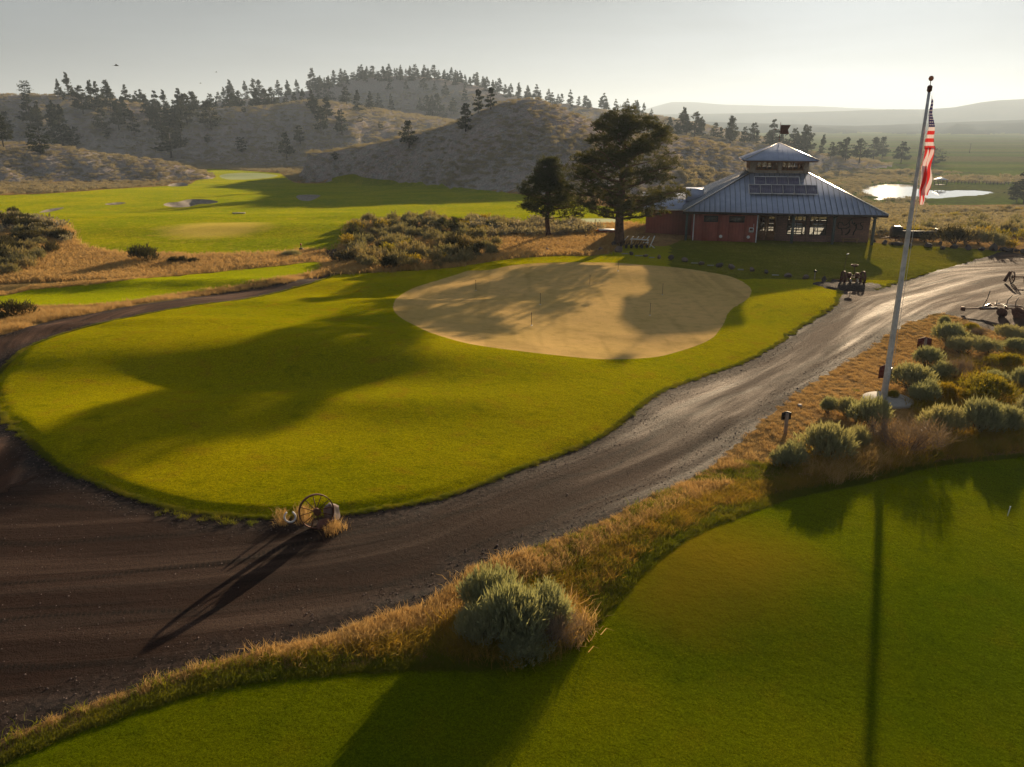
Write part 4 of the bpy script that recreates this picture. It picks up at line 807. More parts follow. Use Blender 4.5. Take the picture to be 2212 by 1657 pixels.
mb = MB(); mb.lathe((0, 0, 0), [(.95, -.25), (.95, .05), (.90, .075)], 40); tag(mb.build('concrete_pad', M['concrete'], loc=fb + Vector((.18, 0, .03))), 'round pale concrete pad around the flagpole foot', 'pad')
def f(T):
    uv = T.nt.nodes.new('ShaderNodeUVMap').outputs[0]; s = T.sepx(uv); st = T.math('GREATER_THAN', T.math('FRACT', T.math('MULTIPLY', s[1], 6.5)), .5)
    c = T.mix(st, (.62, .05, .05), (.75, .72, .74)); ins = T.math('MULTIPLY', T.math('LESS_THAN', s[0], .40), T.math('GREATER_THAN', s[1], 6 / 13))
    fx = T.math('SUBTRACT', T.math('FRACT', T.math('MULTIPLY', s[0], 27.5)), .5); fz = T.math('SUBTRACT', T.math('FRACT', T.math('MULTIPLY', s[1], 16.7)), .5)
    star = T.math('LESS_THAN', T.math('ADD', T.math('MULTIPLY', fx, fx), T.math('MULTIPLY', fz, fz)), .05); leafy(T, T.mix(ins, c, T.mix(star, (.035, .035, .13), (.75, .75, .78))), .28, (1.1, 1., 1.))
M['flag'] = mat('flag_cloth', f, .8, .1)
def fgrid(rows, nu, uvf, V, uvs, F):                              # rows: (z, x_left, x_right); pleats run down the cloth
    b0 = len(V); n = len(rows)
    for j, (z, xl, xr) in enumerate(rows):
        for i in range(nu + 1):
            q = i / nu; V.append((xl + (xr - xl) * q, -.10 + .07 * math.sin(q * 11 + z * 2.2) * min(1, (xr - xl) * 3) + .05 * math.sin(z * 7), z - fb.z)); uvs.append(uvf(j / (n - 1), q))
    F += [(b0 + j * (nu + 1) + i, b0 + j * (nu + 1) + i + 1, b0 + (j + 1) * (nu + 1) + i + 1, b0 + (j + 1) * (nu + 1) + i) for j in range(n - 1) for i in range(nu)]
def irows(K, n): K = np.array(K); q = np.linspace(0, len(K) - 1, n); return [tuple(np.interp(q, range(len(K)), K[:, c]) for c in range(3))] and list(zip(*[np.interp(q, range(len(K)), K[:, c]) for c in range(3)]))
V, uvs, F = [], [], []
fgrid(irows([(11.5, .055, .10), (11.0, .06, .20), (10.62, .07, .31), (10.2, .08, .42), (9.78, .09, .50)], 40), 14, lambda j, q: (.02 + .25 * q, 1 - j * .995), V, uvs, F)
fgrid(irows([(9.84, .12, .47), (9.5, .12, .45), (9.1, .14, .44), (8.75, .13, .48), (8.4, .16, .50), (8.15, .22, .46)], 30), 12, lambda j, q: (.3 + .6 * j, .02 + .36 * q + .12 * j), V, uvs, F)
fgrid(irows([(9.2, .10, .30), (8.8, .11, .30), (8.4, .14, .33), (8.0, .15, .36), (7.82, .17, .33)], 24), 8, lambda j, q: (.45 + .5 * j, .06 + .26 * q + .10 * j), V, uvs, F)
V = [(x, y - (.06 if k >= 41 * 15 else 0), z) if False else (x, y, z) for k, (x, y, z) in enumerate(V)]
me = npmesh('flag', V, np.array(F), True); ul = me.uv_layers.new(name='UVMap'); li = np.zeros(len(me.loops), np.int32); me.loops.foreach_get('vertex_index', li); ul.data.foreach_set('uv', np.array(uvs, np.float32)[li].ravel())
o = link('flag', me, M['flag'], loc=fb); tag(o, 'limp red, white and blue striped flag hanging from the pole', 'flag')

# ---------------------------------------------------------------- wagon wheel, boulders, horseshoe
wp = g1(688, 1141); wh = thing('iron_wheel', 'rusty spoked iron wheel leaning against a boulder by the drive', 'wheel', wp, R(24)); wr = .44
ax = R(14)
def wpt(a, r_, y=0.): p = Vector((r_ * math.cos(a), y, r_ * math.sin(a) + wr)); return Matrix.Rotation(-ax, 3, 'X') @ p
def lr_rock(name, c, d, m, seed, lbl, grp=None, sub=3):
    import bmesh
    bm = bmesh.new(); bmesh.ops.create_icosphere(bm, subdivisions=sub, radius=.5); rs = np.random.default_rng(seed)
    pl = [(Vector(rs.normal(size=3)).normalized(), rs.uniform(.24, .42)) for _ in range(16)]
    for v in bm.verts:
        for n_, k in pl:
            q = v.co.dot(n_)
            if q > k: v.co -= n_ * (q - k)
        w = vnoise(v.co.x * 5 + seed, v.co.y * 5 + v.co.z * 4, seed); v.co *= 1 + .12 * (float(w) - .5)
        v.co.x *= d[0]; v.co.y *= d[1]; v.co.z *= d[2]
    me = bpy.data.meshes.new(name); bm.to_mesh(me); bm.free(); o = link(name, me, m, loc=(c[0], c[1], c[2] + d[2] * .28)); o.rotation_euler = (0, 0, rs.uniform(0, 6)); tag(o, lbl, 'rock', grp); return o
rim = MB(); n = 56; V = []; F = []
for k in range(n):
    a = 2 * math.pi * k / n
    for r_, y in ((wr - .022, -.075), (wr, -.075), (wr, .075), (wr - .022, .075)): V.append(wpt(a, r_, y))
for k in range(n):
    j = (k + 1) % n
    for e in range(4): F.append((k * 4 + e, k * 4 + (e + 1) % 4, j * 4 + (e + 1) % 4, j * 4 + e))
rim.add(V, F).build('rim', M['rust'], wh)
for k in range(12):
    a = 2 * math.pi * k / 12 + .1; s = MB(); s.tube([wpt(a, .05, -.07 if k % 2 else .07), wpt(a, wr - .01, 0)], .011, 6); s.build('spoke', M['rust'], wh)
hb = MB(); c_ = wpt(0, 0, 0); hb.tube([wpt(0, 0, -.19), wpt(0, 0, -.17), wpt(0, 0, .10)], [.075, .095, .075], 14); hb.build('hub', M['rust'], wh)
lr_rock('boulder', g1(716, 1127) + Vector((0, .15, 0)), (.60, .5, .72), M['rock'], 3, 'grey lichened boulder standing behind the iron wheel')
lr_rock('boulder', g1(697, 1143) + Vector((.02, .16, -.05)), (.50, .35, .40), simple('reddish_stone', (.20, .10, .08), .9, bump=.8, bs=.03), 9, 'low reddish boulder inside the spokes of the iron wheel')
hs_p = g1(628, 1133); hsn = thing('horseshoe_sign', 'white horseshoe standing open end up in dry grass', 'horseshoe', hs_p, R(8)); mb = MB()
arc = [(.14 * math.sin(a) * (1 - .12 * max(0, abs(a) - 1.6)), 0, .22 - .155 * math.cos(a)) for a in np.linspace(-2.55, 2.55, 26)]
V = []; F = []
for i, p in enumerate(arc):
    q = Vector(p) - Vector((0, 0, .22)); d = q.normalized(); P = Vector(p)
    for s_, y in ((-.021, -.012), (.021, -.012), (.021, .012), (-.021, .012)): V.append(P + d * s_ + Vector((0, y, 0)))
for i in range(25): F += [(i * 4 + e, i * 4 + (e + 1) % 4, (i + 1) * 4 + (e + 1) % 4, (i + 1) * 4 + e) for e in range(4)]
F += [(3, 2, 1, 0), (100, 101, 102, 103)]; mb.add(V, F).build('shoe', M['white'], hsn)
mb = MB(); mb.tube([(0, 0, -.05), (0, .0, .055)], .012, 6); mb.build('stake', M['rust'], hsn)

# ---------------------------------------------------------------- sign boards seen from behind, light, stakes
def signboard(ux, uy, wU, hU, postU, m, label, base=None):
    p = g1(*base) if base else g1(ux, uy + postU); s = scale_at(p); t = thing('sign_board', label, 'sign', p, R(8)); w = wU * s; h = hU * s; H = postU * s * 1.03
    mb = MB(); pl = [(-w / 2, -h), (w / 2, -h), (w / 2, -h * .18), (0, 0), (-w / 2, -h * .18)]; V = [(x, .02, z + H) for x, z in pl] + [(x, .05, z + H) for x, z in pl]; mb.add(V, [(0, 1, 2, 3, 4), (9, 8, 7, 6, 5)] + [(i, 5 + i, 5 + (i + 1) % 5, (i + 1) % 5) for i in range(5)]); mb.build('board', m, t)
    mb = MB(); mb.span((-.045, -.07, -.1), (.045, .018, H - h * .15)); mb.build('post', M['palepost'], t); return t
signboard(1993, 728, 32, 24, 44, M['signbrown'], 'dark red pointed board on a post among sagebrush, beyond the flagpole')
signboard(1910, 786.5, 30, 31, 44, M['signbrown'], 'dark red pointed board half hidden by the flagpole')
signboard(1695, 887.5, 21.5, 19, 52, M['blackiron'], 'small black pointed board on a wooden post beside the drive')
def pathlight():
    p = g1(1759, 606); t = thing('path_light', 'small post light with black cap near the rock row', 'light', p); s = MB(); s.tube([(0, 0, -.1), (0, 0, .62)], .035, 8); s.build('post', M['palepost'], t); s = MB(); s.lathe((0, 0, .60), [(.11, 0), (.11, .09), (.03, .15)], 12); s.build('cap', M['blackiron'], t)
pathlight()
p = g1(1820, 596); t = thing('thin_rod', 'thin leaning rod with a bright tip behind the old planter', 'rod', p); mb = MB(); mb.tube([(0, 0, -.1), (.14, 0, 1.55)], .014, 5); mb.build('rod', M['rust'], t); mb = MB(); mb.box((.18, 0, 1.58), (.16, .04, .05), ry=-.3); mb.build('tip', M['white'], t)
p = g1(2176, 1114.5); mb = MB(); mb.tube([(0, 0, -.05), (.03, 0, .26)], .012, 6); mb.tube([(.03, 0, .26), (.034, 0, .30)], .016, 6); tag(mb.build('marker_stake', M['white'], loc=p), 'thin white stake stuck in the shaded corner lawn', 'stake')
# putting-green pins
pins = [((1027, 606.5), (1028, 627), 'pin near the back edge of the putting green, beside the shaded rim'), ((1168, 635), (1167, 658), 'pin in the tree shade at the middle of the putting green'), ((1149, 676.6), (1148, 702.6), 'pin in the sunny front part of the putting green'), ((1335.5, 565.6), (1335, 585), 'pin at the far rim of the putting green below the pine'), ((1273, 596), (1274, 615), 'pin at the tip of the branch shadows on the putting green'), ((1431.6, 614), (1431, 637), 'pin in the upper part of the roof shadow on the green'), ((1404, 656.6), (1404, 681), 'pin in the rounded cupola shadow on the green')]
for tp, bs, lb in pins:
    p = g1(*bs); s = scale_at(p); h = (bs[1] - tp[1]) * s * 1.03; t = thing('practice_pin', 'thin short ' + lb, 'golf pin', p, group='short pins on the putting green'); mb = MB(); mb.tube([(0, 0, -.02), (0, 0, h)], .013, 6); mb.build('rod', M['blackiron'], t)
    mb = MB(); mb.lathe((0, 0, h), [(.01, -.03), (.03, 0), (.01, .03)], 8); mb.build('knob', M['rust'], t); mb = MB(); mb.lathe((0, 0, 0), [(.055, -.02), (.055, .006)], 12); mb.build('cup', M['white'], t)

# ---------------------------------------------------------------- rock row and back boulders
rows = [(1327, 534, 17, 14, 'pale hollow-looking stone at the foot of the big pine'), (1296, 545, 22, 12, 'low dark stone lying in dry grass left of the big pine'), (1336, 545, 19, 16, 'upright reddish stone in front of the push carts'), (1363, 551, 13, 8, 'small reddish stone, first after the upright one'), (1395, 555, 15, 9, 'small brown stone below the push carts'), (1423, 559, 12, 10, 'small pointed reddish stone in the rock row'), (1448, 561, 19, 12, 'round purple-grey stone in the rock row'), (1479, 566, 24, 12, 'wide two-humped reddish stone in the rock row'), (1515, 572, 21, 11, 'dark brown stone halfway along the rock row'), (1554, 577, 22, 12, 'slanting split stone in the rock row'), (1580, 581, 22, 13, 'squat brown stone next to the slanting one'), (1624, 586, 18, 11, 'dark grey stone with a flat top in the row'), (1655, 591, 18, 10, 'lumpy grey-brown stone in the row'), (1702, 599, 25, 11, 'long low grey stone near the end of the row'), (1740, 603, 19, 12, 'blocky brown stone next to the post light'), (1780, 608, 16, 16, 'upright pointed stone at the edge of the gravel mound'),
        (1181, 545, 14, 12, 'grey stone in dry grass below the small pine'), (1124, 554, 14, 7, 'low dark stone at the edge of the dry grass'), (1243, 549, 20, 8, 'flat brown stone in dry grass between the pines')]
for k, (ux, uy, w, h, lb) in enumerate(rows):
    p = g1(ux, uy); s = scale_at(p); lr_rock('rock', p, (w * s, w * s * .75, h * s * 1.25), M['rock'] if k % 3 else M['darkrock'], 20 + k, lb, 'stones in the row along the clubhouse lawn' if k < 16 else None, 2)
bld = [(1888, 523, 12, 8), (1910, 527, 18, 10), (1937, 530, 26, 12), (1963, 532, 18, 9), (2005, 534, 26, 12), (2031, 529, 14, 9), (2036, 539, 16, 9), (2062, 537, 26, 10), (2092, 540, 24, 14), (2120, 541, 20, 9), (2145, 541, 24, 18), (2167, 543, 24, 13), (2182, 545, 20, 12), (2195, 544, 14, 8), (2208, 547, 18, 12), (2228, 549, 20, 12), (2250, 550, 22, 12)]
for k, (ux, uy, w, h) in enumerate(bld):
    p = g1(ux, uy); s = scale_at(p); lb = 'biggest rounded boulder where the lawn meets the gravel yard' if k == 10 else f'dark boulder behind the dewy lawn, {ordn(k + 1)} of the line counted from the clubhouse corner'
    lr_rock('boulder', p, (w * s * 1.1, w * s * .8, h * s * 1.25), M['darkrock'], 60 + k, lb, 'line of dark boulders behind the lawn', 2)
for k, (ux, uy, w) in enumerate([(1350, 549, 14), (1380, 553, 16), (1408, 557, 12), (1500, 569, 14), (1535, 574, 14), (1600, 583, 12), (1675, 595, 14), (1728, 877, 7)]):
    p = g1(ux, uy); s = scale_at(p); mb = MB(); mb.box((0, 0, .02), (w * s, .14 if k < 7 else .2, .07), R(-8)); tag(mb.build('edging_stone', M['concrete'], loc=p), 'small flat pale stone in the straw beside the drive' if k == 7 else f'thin pale edging slab in the stone row, {ordn(k + 1)} counted from the big pine', 'stone', None if k == 7 else 'pale edging slabs')

# ---------------------------------------------------------------- old planter machine, plough, second machine, wagon
def spoke_wheel(par, c, r_, w, m, name='wheel', axis='X', ns=8):
    mb = MB(); ring_ = []
    def pt(a, q, o): return (c[0] + o, c[1] + q * math.cos(a), c[2] + q * math.sin(a)) if axis == 'X' else (c[0] + q * math.cos(a), c[1] + o, c[2] + q * math.sin(a))
    V = []; F = []; n = 28
    for k in range(n):
        a = 2 * math.pi * k / n
        for q, o in ((r_ - .03, -w / 2), (r_, -w / 2), (r_, w / 2), (r_ - .03, w / 2)): V.append(pt(a, q, o))
    for k in range(n): j = (k + 1) % n; F += [(k * 4 + e, k * 4 + (e + 1) % 4, j * 4 + (e + 1) % 4, j * 4 + e) for e in range(4)]
    mb.add(V, F)
    for k in range(ns): a = 2 * math.pi * k / ns; mb.tube([pt(a, .03, 0), pt(a, r_ - .01, 0)], .014, 4)
    mb.tube([pt(0, 0, -w * .7), pt(0, 0, w * .7)], .06, 8); return mb.build(name, m, par)
mp = g1(1841, 614); pl_ = thing('seed_planter', 'rusty two-wheeled farm implement with iron seat on a gravel mound', 'farm implement', mp, R(-4))
for x in (-.66, .66): spoke_wheel(pl_, (x, 0, .46), .46, .16, M['rust'])
mb = MB(); mb.bar((-.62, 0, .46), (.62, 0, .46), .07); mb.bar((-.5, 0, .62), (.55, 0, .62), .06); mb.bar((-.4, .1, .45), (-.1, .9, .5), .06); mb.bar((.4, .1, .45), (.1, .9, .5), .06); mb.bar((-.45, -.3, .3), (.45, -.3, .3), .05); mb.bar((-.3, -.3, .05), (-.3, 0, .5), .04); mb.bar((.15, -.3, .05), (.15, 0, .5), .04); mb.build('frame', M['rust'], pl_)
for x in (-.3, .24): mb = MB(); mb.lathe((x, -.05, .48), [(.10, 0), (.15, .1), (.16, .3), (.08, .33)], 12); mb.build('hopper', M['rust'], pl_)
mb = MB(); mb.tube([(0, .05, .5), (0, -.15, 1.0), (-.02, -.05, 1.22)], .03, 6); mb.build('seat_post', M['rust'], pl_); mb = MB(); mb.lathe((-.02, -.05, 1.22), [(.04, 0), (.20, .04), (.25, .16), (.22, .16), (.15, .07)], 16); mb.build('seat', M['rust'], pl_)
mb = MB(); mb.lathe((.2, -.28, .25), [(.22, -.015), (.22, .015)], 18, 'X'); mb.lathe((-.25, -.28, .25), [(.22, -.015), (.22, .015)], 18, 'X'); mb.build('disc_blade', M['galv'], pl_)
# mound of dark soil under it
mm = MB(); nx = 18
mc = g1(1835, 618); V = []; 
for j in range(nx):
    for i in range(nx):
        a = 2 * math.pi * i / nx; q = j / (nx - 1); x = q * 2.9 * math.cos(a); y = q * 1.9 * math.sin(a); gx_, gy_ = mc.x + x, mc.y + y
        V.append((gx_, gy_, float(height(np.array([gx_]), np.array([gy_]))[0]) - .06 + .24 * (1 - q * q) + .04 * float(fbm(np.array([gx_ * 2]), np.array([gy_ * 2]), 2, 3)[0])))
F = [(j * nx + i, j * nx + (i + 1) % nx, (j + 1) * nx + (i + 1) % nx, (j + 1) * nx + i) for j in range(nx - 1) for i in range(nx)]
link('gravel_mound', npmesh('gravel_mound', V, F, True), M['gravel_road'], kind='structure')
pp = g1(2150, 680); pg = thing('old_plough', 'rusty horse-drawn plough with long levers on the gravel yard', 'plough', pp, R(-12))
mb = MB(); mb.bar((-1.75, 0, .28), (-.9, .0, .34), .07); mb.bar((-.9, 0, .34), (-.2, .35, .5), .09); mb.bar((-.9, -.05, .3), (-.05, -.25, .42), .09); mb.bar((-.2, .35, .5), (1.4, .1, .5), .05); mb.bar((-.05, -.25, .42), (1.2, -.15, .45), .05); mb.bar((-.2, .35, .5), (-.05, -.25, .42), .08); mb.bar((.5, .3, .5), (.5, -.3, .42), .07); mb.box((-1.78, 0, .28), (.18, .25, .22)); mb.build('beam', M['rust'], pg)
mb = MB(); mb.bar((-.8, -.02, .40), (-.25, .33, .57), .06, .06); mb.bar((-.75, -.1, .38), (-.1, -.28, .50), .07, .06); mb.bar((.0, .45, .58), (.2, .2, .62), .06); mb.bar((.3, -.05, .55), (.9, -.1, .52), .035); mb.bar((.1, .35, .58), (1.2, .28, .55), .035); mb.build('worn_bar', M['galv'], pg)
for P_ in ([(-.75, .1, .3), (-.5, .2, .9), (-.42, .25, 1.35)], [(.6, .3, .5), (.65, .35, .85), (.85, .4, 1.1)], [(1.05, .2, .5), (1.05, .25, .8), (1.18, .3, 1.0)], [(.05, .3, .5), (.1, .4, .8)]): mb = MB(); mb.tube(P_, .022, 6); mb.build('lever', M['blackiron'], pg)
for c, r_ in (((.1, -.55, .2), .3), ((.95, -.5, .22), .34)):
    mb = MB(); mb.lathe((0, 0, 0), [(.02, 0), (r_ * .6, .03), (r_, .12), (r_ - .01, .14), (r_ * .55, .06)], 20, 'Y'); o = mb.build('disc_blade', M['rust'], pg, loc=c); o.rotation_euler = (R(20), 0, R(-35))
mb = MB(); V = [(.65, -.35, .5), (1.0, -.3, .45), (1.55, -.75, .22), (1.45, -.95, -.02), (.8, -.6, -.03)]; mb.slab(V, .04); mb.build('mouldboard', M['rust'], pg)
spoke_wheel(pg, (1.25, .15, .28), .28, .06, M['rust'], axis='Y', ns=6)
p2 = g1(2205, 612); e2 = thing('hay_rake', 'dark rusty rake with curved tines at the gravel yard edge', 'farm implement', p2, R(-10))
mb = MB(); mb.bar((-.6, 0, .45), (2.6, .2, .5), .08); mb.bar((.2, 0, .45), (.3, -1.1, .5), .07); mb.build('frame', M['rust'], e2)
for k in range(9):
    x = .3 + k * .24; mb = MB(); mb.tube([(x, 0, .5), (x + .02, .15, .72), (x + .02, .4, .62), (x, .5, .3), (x, .35, .04)], .018, 5); mb.build('tine', M['galv' if k % 3 == 1 else 'rust'], e2)
spoke_wheel(e2, (-.62, 0, .42), .42, .08, M['rust']); mb = MB(); mb.box((-.95, .0, .45), (.18, .1, .75), ry=.35); mb.build('lever', M['rust'], e2)
pw_ = g1(1972, 523); ow = thing('manure_spreader', 'old dark wagon with long trough and round drum behind the boulders', 'wagon', pw_, R(-5))
s = scale_at(pw_)
mb = MB(); mb.slab([(-1.9, -.45, .55), (2.1, -.45, .55), (2.1, .45, .55), (-1.9, .45, .55)], .05); mb.slab([(-1.9, -.45, .55), (2.1, -.45, .55), (2.1, -.62, 1.15), (-1.9, -.62, 1.15)], .05); mb.slab([(-1.9, .45, .55), (2.1, .45, .55), (2.1, .62, 1.15), (-1.9, .62, 1.15)], .05); mb.box((2.12, 0, .88), (.05, 1.2, .75)); mb.build('trough', M['blackiron'], ow)
mb = MB(); mb.tube([(-2.1, 0, .9), (-1.2, 0, .9)], .55, 18); mb.build('drum', M['blackiron'], ow); mb = MB(); mb.box((-1.6, 0, 1.47), (.5, .3, .06)); mb.build('drum_lid', M['galv'], ow)
mb = MB(); mb.bar((-2.2, -.3, .45), (2.2, -.3, .45), .09); mb.bar((-2.2, .3, .45), (2.2, .3, .45), .09); mb.bar((1.2, -.8, .35), (1.2, .8, .35), .08); mb.bar((-1.6, -.8, .35), (-1.6, .8, .35), .08); mb.bar((-2.2, 0, .45), (-3.0, 0, .35), .08); mb.build('frame', M['rust'], ow)
for x in (-1.6, 1.2):
    for y in (-.82, .82): spoke_wheel(ow, (x, y, .38), .38, .1, M['rust'], axis='Y')
p = g1(1310, 506); mb = MB(); mb.span((-.85, -.55, .0), (.85, .55, .42), 0); mb.span((-.75, -.57, .425), (.8, .57, .48), 1); mb.span((-.9, -.6, .33), (.9, -.56, .40), 0); tag(mb.build('storage_chest', [M['redpaint'], M['white']], loc=p), 'low dark red chest with pale lid left of the big pine trunk', 'chest')
# push carts, rack
for k in range(5):
    p = g1(1347 + k * 11.2, 536.5); t = thing('push_cart', ['push cart next to the pine trunk, its white handle half hidden', 'second push cart from the pine trunk', 'push cart in the middle of the parked row', 'fourth push cart from the pine trunk', 'push cart at the rack end of the parked row'][k], 'golf cart', p, R(15 + 4 * k), 'black push carts parked by the pine')
    for x in (-.28, .28): spoke_wheel(t, (x, 0, .16), .16, .06, M['blackiron'], ns=5)
    spoke_wheel(t, (0, .55, .11), .11, .05, M['blackiron'], ns=5)
    mb = MB(); mb.tube([(0, .55, .2), (0, .0, .42), (0, -.25, .75)], .025, 6); mb.tube([(-.28, 0, .16), (0, 0, .42), (.28, 0, .16)], .02, 6); mb.tube([(-.14, .25, .3), (-.14, .1, .62), (.14, .1, .62), (.14, .25, .3)], .02, 6); mb.build('frame', M['blackiron'], t)
    mb = MB(); mb.bar((-.03, -.22, .75), (.22, -.35, 1.08), .07, .05); mb.build('handle', M['white'], t)
p = g1(1390, 533); t = thing('cart_rack', 'low white double rail behind the push carts', 'rack', p + Vector((0, .35, 0)), R(-12)); mb = MB(); mb.bar((-1.1, 0, .62), (.5, 0, .55), .05, .10); mb.bar((.0, -.05, .33), (.5, -.05, .33), .05, .09); mb.build('rail', M['white'], t)
for x in (-1.0, .42): mb = MB(); mb.bar((x, .03, -.05), (x, .03, .6), .06); mb.build('leg', M['white'], t)
p = g1(1410, 535); t = thing('sawhorse', 'white leaning A-shaped stand beyond the push carts', 'stand', p, R(-10)); mb = MB(); mb.bar((-.28, 0, 0), (.12, .1, 1.02), .16, .06); mb.build('leg', M['white'], t); mb = MB(); mb.bar((-.25, 0, .28), (.16, -.35, .02), .07, .05); mb.build('leg', M['white'], t)
# tee post near the path, pale block on the fairway
p = g1(651, 545); t = thing('tee_marker_post', 'small dark post with box beside the cart path junction', 'post', p); mb = MB(); mb.tube([(0, 0, -.05), (0, 0, .62)], .04, 6); mb.build('post', M['blackiron'], t); mb = MB(); mb.lathe((0, 0, .0), [(.14, 0), (.17, .36), (.15, .37)], 10); mb.build('bucket', M['blackiron'], t); mb = MB(); mb.box((0, 0, .68), (.14, .1, .13)); mb.build('head', M['redpaint'], t)
p = g1(516, 462); mb = MB(); mb.box((0, 0, .12), (1.7, .5, .12)); mb.box((-.6, 0, .03), (.12, .4, .14)); mb.box((.6, 0, .03), (.12, .4, .14)); tag(mb.build('low_platform', M['concrete'], loc=p), 'small pale slab lying on the shaded fairway', 'slab')
# gazebo and fence by the pond
gp = g1(2031, 399.5); s = scale_at(gp); t = thing('gazebo', 'small open shelter with grey pyramid roof beside the pond', 'gazebo', gp); w = 22 * s
mb = MB(); hh = 2.0; 
for i, (a, b) in enumerate((((-1, -1), (1, -1)), ((1, -1), (1, 1)), ((1, 1), (-1, 1)), ((-1, 1), (-1, -1)))): mb.slab([(a[0] * w / 2, a[1] * w / 2, hh), (b[0] * w / 2, b[1] * w / 2, hh), (0, 0, hh + w * .22)], .06)
mb.build('roof', M['metal_roof'], t)
for x in (-1, 1):
    for y in (-1, 1): mb = MB(); mb.span((x * w * .38 - .09, y * w * .38 - .09, -.3), (x * w * .38 + .09, y * w * .38 + .09, hh)); mb.build('post', M['darktrim'], t)
mb = MB(); mb.span((-w * .38, -w * .38, .05), (w * .38, w * .38, .12)); mb.build('deck', M['concrete'], t)
fa = g1(1995, 394); fz_ = g1(2260, 402.5); t = thing('rail_fence', 'long low rail fence running behind the pond', 'fence', fa); n = 34; rl = MB()
pts_ = []
for k in range(n + 1):
    q = fa.lerp(fz_, k / n); q.z = float(height(np.array([q.x]), np.array([q.y]))[0]); pts_.append(q - fa); mb = MB(); mb.span((-.08, -.08, -.2), (.08, .08, 1.25)); mb.build('fence_post', M['darktrim'], t, loc=q - fa)
for k in range(n):
    for z in (.55, 1.1): rl.bar(pts_[k] + Vector((0, 0, z)), pts_[k + 1] + Vector((0, 0, z)), .07, .10)
rl.build('rail', M['darktrim'], t)
up_ = g1(2094, 331); s = scale_at(up_); t = thing('utility_pole', 'thin utility pole standing alone in the far meadow', 'pole', up_); mb = MB(); mb.tube([(0, 0, 0), (0, 0, 21 * s)], [.22, .16], 6); mb.build('pole', M['bark_far'], t); mb = MB(); mb.box((0, 0, 19 * s), (2.4, .15, .15)); mb.build('crossarm', M['bark_far'], t)
# birds
for (ux, uy, dd, sc_, lb) in ((251, 142, 60, .33, 'dark bird with raised wings gliding in the upper sky'), (467, 156, 90, .22, 'tiny bird high above the ridge pines, the higher speck'), (433, 180, 90, .2, 'tiny bird just above the ridge pines, the lower speck')):
    P = Vector(atY(ux, uy, dd)); mb = MB(); mb.tube([(-.5, 0, 0), (-.25, 0, .05), (.15, 0, .05), (.5, 0, .02)], [.03, .10, .10, .02], 8); mb.slab([(-.15, .05, .06), (.2, .05, .06), (.0, .6, .30), (-.15, 1.05, .25)], .02); mb.slab([(.2, -.05, .06), (-.15, -.05, .06), (-.15, -1.05, .25), (.0, -.6, .30)], .02); mb.slab([(.45, -.02, .02), (.45, .02, .02), (.8, .12, .02), (.8, -.12, .02)], .015)
    o = mb.build('bird', M['blackiron'], loc=P); o.scale = (sc_,) * 3; o.rotation_euler = (0, 0, R(200)); tag(o, lb, 'bird')

